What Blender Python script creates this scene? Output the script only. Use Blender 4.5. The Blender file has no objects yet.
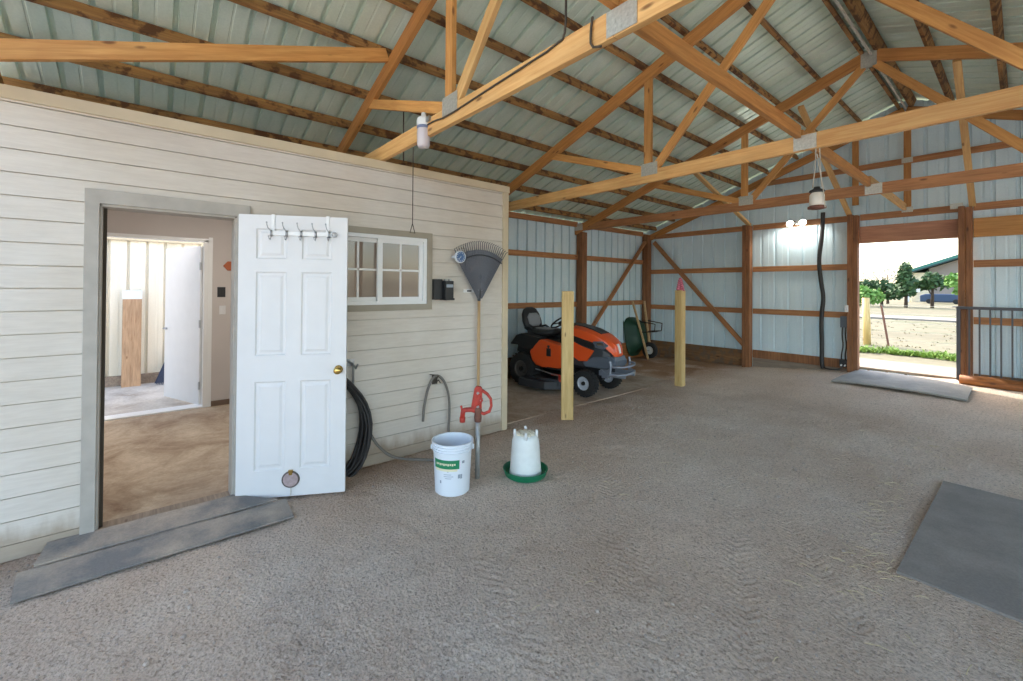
import bpy, math, random
from mathutils import Vector, Matrix, noise
R = math.radians
V = Vector
rnd = random.Random(7)
scn = bpy.context.scene
col = scn.collection
WM = {}

# ------------------------------------------------------------------ helpers
class MB:
    def __init__(s): s.v = []; s.f = []; s.m = []
    def add(s, vs, fs, mi=0):
        n = len(s.v); s.v += [tuple(v) for v in vs]
        for f in fs: s.f.append(tuple(i+n for i in f)); s.m.append(mi)
        return s
    def box(s, lo, hi, mi=0, M=None):
        x0,y0,z0 = lo; x1,y1,z1 = hi
        vs = [V(p) for p in ((x0,y0,z0),(x1,y0,z0),(x1,y1,z0),(x0,y1,z0),(x0,y0,z1),(x1,y0,z1),(x1,y1,z1),(x0,y1,z1))]
        if M is not None: vs = [M @ v for v in vs]
        return s.add(vs, [(0,3,2,1),(4,5,6,7),(0,1,5,4),(1,2,6,5),(2,3,7,6),(3,0,4,7)], mi)
    def prism(s, poly, a, b, axis='y', mi=0, M=None):
        # poly in the two other axes, extruded from a to b
        n = len(poly)
        def mk(p, t):
            if axis == 'y': return V((p[0], t, p[1]))
            if axis == 'x': return V((t, p[0], p[1]))
            return V((p[0], p[1], t))
        vs = [mk(p, a) for p in poly] + [mk(p, b) for p in poly]
        if M is not None: vs = [M @ v for v in vs]
        fs = [tuple(range(n)), tuple(reversed(range(n, 2*n)))]
        for i in range(n):
            j = (i+1) % n; fs.append((i, i+n, j+n, j))
        return s.add(vs, fs, mi)
    def tube(s, pts, r, n=8, mi=0, caps=True, closed=False):
        pts = [V(p) for p in pts]; rings = []; k = len(pts)
        prev = None
        for i, p in enumerate(pts):
            if closed: d = pts[(i+1) % k] - pts[i-1]
            elif i == 0: d = pts[1]-pts[0]
            elif i == k-1: d = pts[-1]-pts[-2]
            else: d = (pts[i+1]-pts[i]).normalized() + (pts[i]-pts[i-1]).normalized()
            if d.length < 1e-9: d = V((0,0,1))
            d.normalize()
            if prev is None:
                up = V((0,0,1)) if abs(d.z) < .9 else V((1,0,0))
                a = d.cross(up).normalized()
            else:
                a = (prev - d*prev.dot(d)).normalized()
            prev = a; b = d.cross(a)
            rr = r[i] if isinstance(r, (list, tuple)) else r
            rings.append([p + (a*math.cos(t)+b*math.sin(t))*rr for t in [2*math.pi*q/n for q in range(n)]])
        base = len(s.v)
        for rg in rings: s.v += [tuple(q) for q in rg]
        kk = k if closed else k-1
        for i in range(kk):
            i2 = (i+1) % k
            for q in range(n):
                q2 = (q+1) % n
                s.f.append((base+i*n+q, base+i*n+q2, base+i2*n+q2, base+i2*n+q)); s.m.append(mi)
        if caps and not closed:
            s.f.append(tuple(base+q for q in reversed(range(n)))); s.m.append(mi)
            s.f.append(tuple(base+(k-1)*n+q for q in range(n))); s.m.append(mi)
        return s
    def lathe(s, prof, n=32, M=None, mi=0, ang=None):
        # prof: list (r, z)
        base = len(s.v); k = len(prof)
        for i in range(n):
            t = 2*math.pi*i/n
            for r, z in prof:
                p = V((r*math.cos(t), r*math.sin(t), z))
                if M is not None: p = M @ p
                s.v.append(tuple(p))
        for i in range(n):
            j = (i+1) % n
            for q in range(k-1):
                s.f.append((base+i*k+q, base+j*k+q, base+j*k+q+1, base+i*k+q+1)); s.m.append(mi)
        return s
    def loft(s, rings, mi=0, caps=True):
        base = len(s.v); n = len(rings[0]); k = len(rings)
        for rg in rings: s.v += [tuple(p) for p in rg]
        for i in range(k-1):
            for q in range(n):
                q2 = (q+1) % n
                s.f.append((base+i*n+q, base+i*n+q2, base+(i+1)*n+q2, base+(i+1)*n+q)); s.m.append(mi)
        if caps:
            s.f.append(tuple(base+q for q in reversed(range(n)))); s.m.append(mi)
            s.f.append(tuple(base+(k-1)*n+q for q in range(n))); s.m.append(mi)
        return s
    def ball(s, c, rad, nu=12, nv=8, mi=0, M=None):
        if not isinstance(rad, (tuple, list)): rad = (rad,)*3
        base = len(s.v)
        for i in range(nv+1):
            ph = math.pi*i/nv
            for j in range(nu):
                t = 2*math.pi*j/nu
                p = V((c[0]+rad[0]*math.sin(ph)*math.cos(t), c[1]+rad[1]*math.sin(ph)*math.sin(t), c[2]+rad[2]*math.cos(ph)))
                if M is not None: p = M @ p
                s.v.append(tuple(p))
        for i in range(nv):
            for j in range(nu):
                j2 = (j+1) % nu
                s.f.append((base+i*nu+j, base+(i+1)*nu+j, base+(i+1)*nu+j2, base+i*nu+j2)); s.m.append(mi)
        return s
    def build(s, name, mats, parent=None, M=None, smooth=False, bevel=0, auto=None, recalc=True):
        me = bpy.data.meshes.new(name)
        me.from_pydata(s.v, [], s.f)
        if not isinstance(mats, (list, tuple)): mats = [mats]
        for m in mats: me.materials.append(m)
        for p, i in zip(me.polygons, s.m): p.material_index = i; p.use_smooth = smooth
        if recalc:
            import bmesh
            bm = bmesh.new(); bm.from_mesh(me)
            bmesh.ops.remove_doubles(bm, verts=bm.verts, dist=1e-6)
            bmesh.ops.recalc_face_normals(bm, faces=bm.faces); bm.to_mesh(me); bm.free()
        me.update()
        o = bpy.data.objects.new(name, me); col.objects.link(o)
        M = M or Matrix.Identity(4)
        place(o, M, parent)
        if bevel:
            b = o.modifiers.new('bevel', 'BEVEL'); b.width = bevel; b.segments = 2; b.limit_method = 'ANGLE'; b.angle_limit = R(40)
        if auto:
            try: me.shade_auto_smooth if False else None
            except Exception: pass
            for p in me.polygons: p.use_smooth = True
            for e in me.edges: pass
            try: me.set_sharp_from_angle(angle=R(auto))
            except Exception: pass
        return o

def place(o, M, parent=None):
    # M is given in WORLD space for top-level things and in the parent's space for parts
    if parent is not None:
        o.parent = parent; o.matrix_basis = M; WM[o.name] = WM[parent.name] @ M
    else:
        o.matrix_basis = M; WM[o.name] = M

def tag(o, label=None, cat=None, group=None, kind=None):
    if label: o['label'] = label
    if cat: o['category'] = cat
    if group: o['group'] = group
    if kind: o['kind'] = kind
    return o

def empty(name, loc=(0,0,0), rz=0, M=None):
    o = bpy.data.objects.new(name, None); col.objects.link(o); o.empty_display_size = .1
    place(o, M if M is not None else Matrix.Translation(V(loc)) @ Matrix.Rotation(rz, 4, 'Z'))
    return o

def local(parent, p):
    return WM[parent.name].inverted() @ V(p)

def frame(P, Q, up=(0,0,1)):
    P, Q, up = V(P), V(Q), V(up)
    x = (Q-P).normalized()
    y = up.cross(x)
    if y.length < 1e-4: y = V((0,1,0)).cross(x)
    y.normalize(); z = x.cross(y)
    M = Matrix((x, y, z)).transposed().to_4x4(); M.translation = (P+Q)/2
    return M

def beam(name, P, Q, h, t, mat, parent=None, up=(0,0,1), bevel=.003, label=None, cat=None, group=None, cut=None):
    # h along "up", t across; P, Q in world space
    if parent is not None: P, Q = local(parent, P), local(parent, Q)
    L = (V(Q)-V(P)).length
    m = MB().box((-L/2, -t/2, -h/2), (L/2, t/2, h/2))
    o = m.build(name, mat, parent, frame(P, Q, up), bevel=bevel)
    if label: tag(o, label, cat, group)
    return o

def struct(o): o['kind'] = 'structure'; return o

# ------------------------------------------------------------------ materials
def srgb(r, g, b):
    f = lambda c: ((c/255)/12.92 if c/255 <= .04045 else ((c/255+.055)/1.055)**2.4)
    return (f(r), f(g), f(b), 1)

def newmat(name):
    m = bpy.data.materials.new(name); m.use_nodes = True
    nt = m.node_tree; b = nt.nodes['Principled BSDF']
    return m, nt, b

def plain(name, c, rough=.5, metal=0, spec=.5, coat=0, noise_amt=0, bump=0, nscale=20):
    m, nt, b = newmat(name)
    b.inputs['Base Color'].default_value = c; b.inputs['Roughness'].default_value = rough
    b.inputs['Metallic'].default_value = metal; b.inputs['Specular IOR Level'].default_value = spec
    b.inputs['Coat Weight'].default_value = coat
    tc = nt.nodes.new('ShaderNodeTexCoord')
    nz = nt.nodes.new('ShaderNodeTexNoise'); nz.inputs['Scale'].default_value = nscale; nz.inputs['Detail'].default_value = 5
    nt.links.new(tc.outputs['Object'], nz.inputs['Vector'])
    if noise_amt:
        cr = nt.nodes.new('ShaderNodeValToRGB')
        cr.color_ramp.elements[0].position = .3; cr.color_ramp.elements[1].position = .7
        cr.color_ramp.elements[0].color = tuple(x*(1-noise_amt) for x in c[:3])+(1,)
        cr.color_ramp.elements[1].color = tuple(min(1, x*(1+noise_amt*.5)) for x in c[:3])+(1,)
        nt.links.new(nz.outputs['Fac'], cr.inputs['Fac']); nt.links.new(cr.outputs['Color'], b.inputs['Base Color'])
    if bump:
        bp = nt.nodes.new('ShaderNodeBump'); bp.inputs['Strength'].default_value = bump; bp.inputs['Distance'].default_value = .01
        nt.links.new(nz.outputs['Fac'], bp.inputs['Height']); nt.links.new(bp.outputs['Normal'], b.inputs['Normal'])
    return m

def ramp(nt, fac, stops):
    cr = nt.nodes.new('ShaderNodeValToRGB'); e = cr.color_ramp.elements
    while len(e) < len(stops): e.new(.5)
    for i, (p, c) in enumerate(stops): e[i].position = p; e[i].color = c if len(c) == 4 else tuple(c)+(1,)
    nt.links.new(fac, cr.inputs['Fac']); return cr.outputs['Color']

def mixc(nt, fac, a, b, mode='MIX'):
    mx = nt.nodes.new('ShaderNodeMix'); mx.data_type = 'RGBA'; mx.blend_type = mode
    for s, v in ((0, fac), (6, a), (7, b)):
        if hasattr(v, 'is_output') or isinstance(v, bpy.types.NodeSocket): nt.links.new(v, mx.inputs[s])
        else: mx.inputs[s].default_value = v
    return mx.outputs[2]

def texvec(nt, scale=(1,1,1), kind='Object', rand=False):
    tc = nt.nodes.new('ShaderNodeTexCoord'); mp = nt.nodes.new('ShaderNodeMapping'); mp.inputs['Scale'].default_value = scale
    src = tc.outputs[kind]
    if rand:
        oi = nt.nodes.new('ShaderNodeObjectInfo'); va = nt.nodes.new('ShaderNodeVectorMath'); va.operation = 'ADD'
        ml = nt.nodes.new('ShaderNodeMath'); ml.operation = 'MULTIPLY'; ml.inputs[1].default_value = 37
        nt.links.new(oi.outputs['Random'], ml.inputs[0]); nt.links.new(src, va.inputs[0]); nt.links.new(ml.outputs[0], va.inputs[1])
        src = va.outputs[0]
    nt.links.new(src, mp.inputs['Vector']); return mp.outputs['Vector']

def noisetex(nt, vec, scale, detail=4, rough=.55, dist=0):
    n = nt.nodes.new('ShaderNodeTexNoise'); n.inputs['Scale'].default_value = scale; n.inputs['Detail'].default_value = detail
    n.inputs['Roughness'].default_value = rough; n.inputs['Distortion'].default_value = dist
    nt.links.new(vec, n.inputs['Vector']); return n.outputs['Fac']

def wood(name, dark, light, rough=.6, knots=True, grain=1.0, var=.25, patch=None, axis='x'):
    A = (lambda a, b: (a, b, b)) if axis == 'x' else (lambda a, b: (b, b, a))
    m, nt, b = newmat(name)
    v = texvec(nt, A(.9, 14), rand=True)
    g = noisetex(nt, v, 3.0, 6, .6, .6)
    c = ramp(nt, g, [(.25, dark), (.5, tuple((a+d)/2 for a, d in zip(dark, light))), (.75, light)])
    v2 = texvec(nt, A(.6, 2), rand=True)
    big = noisetex(nt, v2, 2.2, 3)
    c2 = ramp(nt, big, [(.3, (1-var, 1-var, 1-var)), (.7, (1, 1, 1))])
    c = mixc(nt, 1.0, c, c2, 'MULTIPLY')
    if knots:
        vo = nt.nodes.new('ShaderNodeTexVoronoi'); vo.inputs['Scale'].default_value = 2.6
        nt.links.new(texvec(nt, A(1, 3), rand=True), vo.inputs['Vector'])
        k = ramp(nt, vo.outputs['Distance'], [(.05, (.22, .12, .07)), (.11, (1, 1, 1))])
        c = mixc(nt, .8, c, k, 'MULTIPLY')
    if patch:
        pn = noisetex(nt, texvec(nt, (1, 1, 1), rand=True), 9, 4)
        pf = ramp(nt, pn, [(.5, (0, 0, 0)), (.58, (1, 1, 1))])
        c = mixc(nt, pf, c, patch)
    oi = nt.nodes.new('ShaderNodeObjectInfo')
    rc = ramp(nt, oi.outputs['Random'], [(0, (.86, .84, .82)), (1, (1.0, 1.0, 1.0))])
    c = mixc(nt, 1.0, c, rc, 'MULTIPLY')
    nt.links.new(c, b.inputs['Base Color']); b.inputs['Roughness'].default_value = rough
    bp = nt.nodes.new('ShaderNodeBump'); bp.inputs['Strength'].default_value = .25*grain; bp.inputs['Distance'].default_value = .004
    nt.links.new(g, bp.inputs['Height']); nt.links.new(bp.outputs['Normal'], b.inputs['Normal'])
    return m

def metalsheet(name, c1, c2, rough=.36, metal=.55, streak=(1, 1, .15), sc=3.5):
    m, nt, b = newmat(name)
    n = noisetex(nt, texvec(nt, streak), sc, 5, .6)
    c = ramp(nt, n, [(.3, c1), (.7, c2)])
    sp = noisetex(nt, texvec(nt, (1, 1, 1)), 60, 3)
    c = mixc(nt, .25, c, ramp(nt, sp, [(.35, (.75, .78, .78)), (.65, (1, 1, 1))]), 'MULTIPLY')
    nt.links.new(c, b.inputs['Base Color']); b.inputs['Metallic'].default_value = metal
    rr = nt.nodes.new('ShaderNodeMapRange'); rr.inputs[3].default_value = rough-.08; rr.inputs[4].default_value = rough+.12
    nt.links.new(n, rr.inputs[0]); nt.links.new(rr.outputs[0], b.inputs['Roughness'])
    return m

K = {}
K['chord'] = wood('lumber golden', srgb(216,152,84), srgb(250,206,138), .55)
K['rafter'] = wood('lumber reddish', srgb(178,114,56), srgb(226,164,94), .6)
K['web'] = wood('lumber orange', srgb(204,136,68), srgb(244,186,112), .55)
K['pale'] = wood('lumber pale', srgb(206,152,88), srgb(240,200,136), .55)
K['girt'] = wood('lumber girt', srgb(164,106,64), srgb(216,156,104), .6, var=.35)
K['post'] = wood('lumber post', srgb(122,78,48), srgb(186,128,84), .65, var=.35, axis='z')
K['purlin'] = wood('lumber purlin rib shadow', srgb(140,94,50), srgb(206,156,92), .75, knots=False, var=.5, patch=srgb(96,60,30))  # dark mottling paints in the shadow pattern of the roof ribs
K['header'] = wood('lumber header', srgb(176,120,92), srgb(220,164,132), .6)
K['bollard'] = wood('lumber yellow pine', srgb(198,160,92), srgb(240,212,150), .6, var=.12, axis='z')
K['ply'] = wood('plywood skirt', srgb(128,88,56), srgb(180,136,92), .8, var=.5, patch=srgb(120,98,78))
K['oldgrey'] = wood('weathered board', srgb(128,112,98), srgb(176,160,142), .8)
K['log'] = wood('timber log', srgb(120,70,34), srgb(198,124,62), .6, var=.4)
K['handle_wood'] = wood('ash handle', srgb(196,156,108), srgb(226,194,146), .45, knots=False, axis='z')
K['plank'] = wood('rough plank', srgb(150,118,90), srgb(204,170,134), .75, axis='z')
K['roof'] = metalsheet('roof galvalume', srgb(206,226,210), srgb(230,242,230), .34, .25, (.25, 1.2, 1))
K['metalwall'] = metalsheet('wall galvalume', srgb(208,230,240), srgb(224,240,246), .5, .12, (1, 1, 1), 1.2)
K['coopmetal'] = metalsheet('lean-to steel', srgb(214,208,190), srgb(236,230,214), .5, .1)
K['plate'] = plain('galvanised plate', srgb(196,196,188), .4, .5, noise_amt=.2, nscale=60)
K['white'] = plain('white paint', srgb(218,217,216), .45, noise_amt=.03, nscale=6)
K['vinyl'] = plain('white vinyl', srgb(232,232,230), .35)
K['taupe'] = plain('taupe trim paint', srgb(158,149,132), .6, noise_amt=.08, nscale=8)
K['greytrim'] = plain('grey trim paint', srgb(176,170,160), .6, noise_amt=.12, nscale=10)
K['creamtrim'] = plain('cream trim', srgb(206,190,160), .6, noise_amt=.08, nscale=5)
K['roomwall'] = plain('taupe wall paint', srgb(198,190,184), .8, noise_amt=.04, nscale=3)
K['brass'] = plain('brass', srgb(200,170,100), .25, 1)
K['steel'] = plain('steel', srgb(170,172,174), .35, .8)
K['galv'] = plain('galvanised pipe', srgb(176,178,176), .45, .6, noise_amt=.2)
K['chrome'] = plain('chrome', srgb(200,202,204), .15, 1)
K['blackp'] = plain('black plastic', srgb(34,35,37), .45)
K['darkp'] = plain('charcoal plastic', srgb(58,61,66), .45)
K['greyp'] = plain('slate grey plastic', srgb(96,106,118), .4)
K['tyre'] = plain('tyre rubber', srgb(38,38,38), .8, noise_amt=.3, nscale=30)
K['orange'] = plain('orange bodywork', srgb(240,92,38), .3, coat=.4)
K['redcast'] = plain('red cast iron', srgb(184,58,44), .5, noise_amt=.35, nscale=25)
K['rust'] = plain('rusty cast iron', srgb(120,78,64), .7, noise_amt=.3, nscale=40)
K['seatgrey'] = plain('grey seat vinyl', srgb(150,152,156), .45)
K['seatblack'] = plain('black seat vinyl', srgb(44,45,48), .5)
K['bucket'] = plain('white bucket plastic', srgb(224,230,236), .4)
K['greenlabel'] = plain('green label', srgb(20,128,84), .5)
K['cream'] = plain('cream label', srgb(226,222,190), .6)
K['greyprint'] = plain('grey print', srgb(150,160,170), .6)
K['greentray'] = plain('green plastic', srgb(16,112,76), .4, noise_amt=.15)
K['jug'] = plain('milky plastic', srgb(226,230,226), .4, noise_amt=.05)
K['hose'] = plain('black hose', srgb(46,44,44), .5)
K['hosegrey'] = plain('grey hose', srgb(116,110,102), .55)
K['wire'] = plain('dark wire', srgb(70,62,52), .6)
K['wirelight'] = plain('light cord', srgb(196,190,176), .6)
K['barrowgreen'] = plain('dark green poly', srgb(22,62,44), .5)
K['rakegrey'] = plain('grey rake plastic', srgb(92,94,100), .5)
K['bluedial'] = plain('blue dial', srgb(64,100,146), .4)
K['whitedial'] = plain('white dial rim', srgb(214,220,226), .35)
K['pink'] = plain('pink tape', srgb(214,120,140), .6, noise_amt=.3, nscale=40)
K['signwood'] = plain('orange stained sign', srgb(176,92,48), .6)
K['mauve'] = plain('dusty mauve plate', srgb(170,150,148), .7, noise_amt=.2, nscale=50)
K['glassw'] = None

# rubber mats
def rubber(name, c, dust):
    m, nt, b = newmat(name)
    n = noisetex(nt, texvec(nt), 2.5, 6, .65); n2 = noisetex(nt, texvec(nt), 90, 3)
    col_ = ramp(nt, n, [(.4, c), (.68, dust)])
    col_ = mixc(nt, .5, col_, ramp(nt, n2, [(.35, (.7,.7,.7)), (.65, (1,1,1))]), 'MULTIPLY')
    nt.links.new(col_, b.inputs['Base Color']); b.inputs['Roughness'].default_value = .85
    bp = nt.nodes.new('ShaderNodeBump'); bp.inputs['Strength'].default_value = .35; bp.inputs['Distance'].default_value = .004
    nt.links.new(n2, bp.inputs['Height']); nt.links.new(bp.outputs['Normal'], b.inputs['Normal'])
    return m
K['mat'] = rubber('stall mat rubber', srgb(132,127,122), srgb(152,145,138))
K['mat2'] = rubber('threshold rubber', srgb(120,118,116), srgb(182,166,148))
K['ramp'] = rubber('grey ramp board', srgb(146,146,142), srgb(178,174,166))

# siding
def siding():
    m, nt, b = newmat('white siding')
    n = noisetex(nt, texvec(nt, (1, 1.2, 12)), 5, 6, .65)
    c = ramp(nt, n, [(.3, srgb(206,198,187)), (.65, srgb(216,209,198))])
    n2 = noisetex(nt, texvec(nt), 1.3, 4)
    c = mixc(nt, .5, c, ramp(nt, n2, [(.35, srgb(232,226,216)), (.65, (1,1,1))]), 'MULTIPLY')
    # dirt splash near the ground
    tc = nt.nodes.new('ShaderNodeTexCoord'); sx = nt.nodes.new('ShaderNodeSeparateXYZ'); nt.links.new(tc.outputs['Object'], sx.inputs[0])
    n3 = noisetex(nt, texvec(nt, (1, 3, 1)), 4, 5)
    ad = nt.nodes.new('ShaderNodeMath'); ad.operation = 'MULTIPLY_ADD'; ad.inputs[1].default_value = -.22; nt.links.new(n3, ad.inputs[0]); nt.links.new(sx.outputs['Z'], ad.inputs[2])
    d = ramp(nt, ad.outputs[0], [(0, srgb(190,172,150)), (.1, (1,1,1))])
    c = mixc(nt, .7, c, d, 'MULTIPLY')
    nt.links.new(c, b.inputs['Base Color']); b.inputs['Roughness'].default_value = .65
    bp = nt.nodes.new('ShaderNodeBump'); bp.inputs['Strength'].default_value = .2; bp.inputs['Distance'].default_value = .003
    nt.links.new(n, bp.inputs['Height']); nt.links.new(bp.outputs['Normal'], b.inputs['Normal'])
    return m
K['siding'] = siding()

def dirt():
    m, nt, b = newmat('gravelly dirt')
    n1 = noisetex(nt, texvec(nt), .7, 5, .6)
    c = ramp(nt, n1, [(.3, srgb(214,190,168)), (.5, srgb(228,209,191)), (.7, srgb(240,226,211))])
    n2 = noisetex(nt, texvec(nt), 55, 6, .75)
    c = mixc(nt, .85, c, ramp(nt, n2, [(.36, (.42,.39,.36)), (.48, (.92,.91,.90)), (.6, (1.0,1.0,1.0))]), 'MULTIPLY')
    vo = nt.nodes.new('ShaderNodeTexVoronoi'); vo.inputs['Scale'].default_value = 70
    nt.links.new(texvec(nt), vo.inputs['Vector'])
    c = mixc(nt, .4, c, ramp(nt, vo.outputs['Color'], [(.1, (.72,.7,.68)), (.9, (1.0,1.0,1.0))]), 'MULTIPLY')
    # darker brown tint: the far left corner behind the slab, and a strip along the siding foot
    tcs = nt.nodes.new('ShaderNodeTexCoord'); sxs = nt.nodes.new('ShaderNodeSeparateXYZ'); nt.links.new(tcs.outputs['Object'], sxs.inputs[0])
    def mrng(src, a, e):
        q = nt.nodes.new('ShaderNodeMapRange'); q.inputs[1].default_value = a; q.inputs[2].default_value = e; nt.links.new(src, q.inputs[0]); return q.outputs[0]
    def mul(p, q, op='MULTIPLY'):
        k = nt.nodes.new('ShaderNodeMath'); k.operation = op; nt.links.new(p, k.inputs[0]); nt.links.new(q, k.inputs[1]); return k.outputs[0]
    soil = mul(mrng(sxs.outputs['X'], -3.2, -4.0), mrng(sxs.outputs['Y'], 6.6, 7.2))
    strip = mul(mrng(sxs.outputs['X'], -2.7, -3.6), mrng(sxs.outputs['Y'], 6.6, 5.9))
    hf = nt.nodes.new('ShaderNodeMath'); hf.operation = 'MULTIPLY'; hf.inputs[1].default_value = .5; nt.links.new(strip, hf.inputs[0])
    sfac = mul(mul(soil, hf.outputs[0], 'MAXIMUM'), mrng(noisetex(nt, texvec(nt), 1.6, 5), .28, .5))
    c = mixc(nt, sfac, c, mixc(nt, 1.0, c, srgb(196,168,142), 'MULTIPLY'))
    nt.links.new(c, b.inputs['Base Color']); b.inputs['Roughness'].default_value = .95; b.inputs['Specular IOR Level'].default_value = .2
    bp = nt.nodes.new('ShaderNodeBump'); bp.inputs['Strength'].default_value = 1; bp.inputs['Distance'].default_value = .018
    nt.links.new(n2, bp.inputs['Height'])
    bp2 = nt.nodes.new('ShaderNodeBump'); bp2.inputs['Strength'].default_value = .6; bp2.inputs['Distance'].default_value = .012
    nt.links.new(vo.outputs['Distance'], bp2.inputs['Height']); nt.links.new(bp.outputs['Normal'], bp2.inputs['Normal'])
    # tyre treads pressed into the dirt: (x, y, angle, length, half width, period)
    def mth(op, a, c=None, d=None):
        n = nt.nodes.new('ShaderNodeMath'); n.operation = op
        for i, v in enumerate((a, c, d)):
            if v is None: continue
            if isinstance(v, (int, float)): n.inputs[i].default_value = v
            else: nt.links.new(v, n.inputs[i])
        return n.outputs[0]
    tc = nt.nodes.new('ShaderNodeTexCoord'); total = None
    brk = noisetex(nt, texvec(nt), 3.0, 3)
    for x, y, ang, L, hw, per in ((-1.72, 4.0, -64, 2.6, .085, .052), (-1.75, 2.36, -38, 1.3, .13, .06), (-2.05, 1.60, -18, 1.3, .15, .06), (-1.15, 3.5, -55, 1.2, .08, .045), (-2.3, 3.0, -40, 1.6, .10, .055), (-1.3, 5.6, -70, 2.0, .09, .06)):
        mp = nt.nodes.new('ShaderNodeMapping'); mp.vector_type = 'TEXTURE'; mp.inputs['Location'].default_value = (x, y, 0); mp.inputs['Rotation'].default_value = (0, 0, R(ang))
        nt.links.new(tc.outputs['Object'], mp.inputs['Vector']); sp = nt.nodes.new('ShaderNodeSeparateXYZ'); nt.links.new(mp.outputs[0], sp.inputs[0])
        at = mth('ABSOLUTE', sp.outputs['Y'])
        ph = mth('MULTIPLY', mth('MULTIPLY_ADD', at, .8, sp.outputs['X']), 2*math.pi/per)
        wv = mth('SINE', ph)
        mr = nt.nodes.new('ShaderNodeMapRange'); mr.inputs[1].default_value = hw*.75; mr.inputs[2].default_value = hw*1.1; mr.inputs[3].default_value = 1; mr.inputs[4].default_value = 0
        nt.links.new(at, mr.inputs[0])
        inx = mth('MULTIPLY', mth('GREATER_THAN', sp.outputs['X'], 0), mth('LESS_THAN', sp.outputs['X'], L))
        bk = nt.nodes.new('ShaderNodeMapRange'); bk.inputs[1].default_value = .38; bk.inputs[2].default_value = .55; nt.links.new(brk, bk.inputs[0])
        k = mth('MULTIPLY', mth('MULTIPLY', mr.outputs[0], inx), bk.outputs[0])
        h = mth('MULTIPLY', wv, k)
        total = h if total is None else mth('ADD', total, h)
    bp3 = nt.nodes.new('ShaderNodeBump'); bp3.inputs['Strength'].default_value = .45; bp3.inputs['Distance'].default_value = .007
    nt.links.new(total, bp3.inputs['Height']); nt.links.new(bp2.outputs['Normal'], bp3.inputs['Normal'])
    nt.links.new(bp3.outputs['Normal'], b.inputs['Normal'])
    return m
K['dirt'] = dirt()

def concrete(name, c0, c1, stain):
    m, nt, b = newmat(name)
    n1 = noisetex(nt, texvec(nt), 1.9, 7, .7, .6); n2 = noisetex(nt, texvec(nt), 30, 5, .7)
    c = ramp(nt, n1, [(.3, stain), (.48, c0), (.7, c1)])
    c = mixc(nt, .6, c, ramp(nt, n2, [(.35, (.72,.7,.68)), (.6, (1,1,1))]), 'MULTIPLY')
    nt.links.new(c, b.inputs['Base Color']); b.inputs['Roughness'].default_value = .75
    bp = nt.nodes.new('ShaderNodeBump'); bp.inputs['Strength'].default_value = .2; bp.inputs['Distance'].default_value = .005
    nt.links.new(n2, bp.inputs['Height']); nt.links.new(bp.outputs['Normal'], b.inputs['Normal'])
    return m
K['slab'] = concrete('dusty concrete', srgb(186,164,142), srgb(212,196,178), srgb(150,124,100))
K['roomfloor'] = concrete('worn room floor', srgb(176,156,132), srgb(208,192,170), srgb(134,108,86))
K['coopfloor'] = concrete('lean-to dirt', srgb(186,178,168), srgb(214,208,198), srgb(150,138,126))
K['apron'] = concrete('pale apron', srgb(150,138,120), srgb(168,156,138), srgb(128,116,98))

def field():
    m, nt, b = newmat('dry field')
    n1 = noisetex(nt, texvec(nt, (.3, 1, 1)), .5, 6, .7); n2 = noisetex(nt, texvec(nt), 4, 6, .75)
    c = ramp(nt, n1, [(.35, srgb(108,102,80)), (.5, srgb(122,116,94)), (.65, srgb(88,94,60))])
    c = mixc(nt, .7, c, ramp(nt, n2, [(.35, (.6,.6,.55)), (.6, (1,1,1))]), 'MULTIPLY')
    nt.links.new(c, b.inputs['Base Color']); b.inputs['Roughness'].default_value = 1
    return m
K['field'] = field()
K['yard'] = concrete('pale yard gravel', srgb(214,204,190), srgb(228,220,208), srgb(190,178,160))  # unseen yard, made pale to bounce daylight up to the roof
K['road'] = plain('gravel road', srgb(142,136,126), .9, noise_amt=.1, nscale=2)
def leafmat(name, a, c):
    m, nt, b = newmat(name)
    n = noisetex(nt, texvec(nt), 3.5, 4)
    cc = ramp(nt, n, [(.3, a), (.7, c)])
    nt.links.new(cc, b.inputs['Base Color']); b.inputs['Roughness'].default_value = .7
    return m
K['leafdark'] = leafmat('pine foliage', srgb(40,66,34), srgb(84,112,62))
K['leafbright'] = leafmat('bright foliage', srgb(80,126,50), srgb(140,176,84))
K['leafbare'] = leafmat('hazy twigs', srgb(150,150,138), srgb(178,178,160))
K['weed'] = leafmat('weeds', srgb(90,120,44), srgb(148,176,80))
K['bark'] = plain('bark', srgb(86,70,58), .9, noise_amt=.3)
K['bgreen'] = plain('green metal roof', srgb(62,120,108), .5, .2)
K['bdark'] = plain('dark fascia', srgb(36,62,60), .6)
K['bstone'] = plain('cream stone', srgb(222,208,178), .8, noise_amt=.2, nscale=2)
K['btaupe'] = plain('taupe stucco', srgb(150,138,128), .8, noise_amt=.08, nscale=.6)
K['carblue'] = plain('dark blue trailer', srgb(60,78,104), .35, .3)
K['bulb'] = None
def emit(name, c, s):
    m, nt, b = newmat(name)
    b.inputs['Base Color'].default_value = c; b.inputs['Emission Color'].default_value = c; b.inputs['Emission Strength'].default_value = s
    return m
K['bulb'] = emit('lit lamp', (1, .97, .88, 1), 9)
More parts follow.
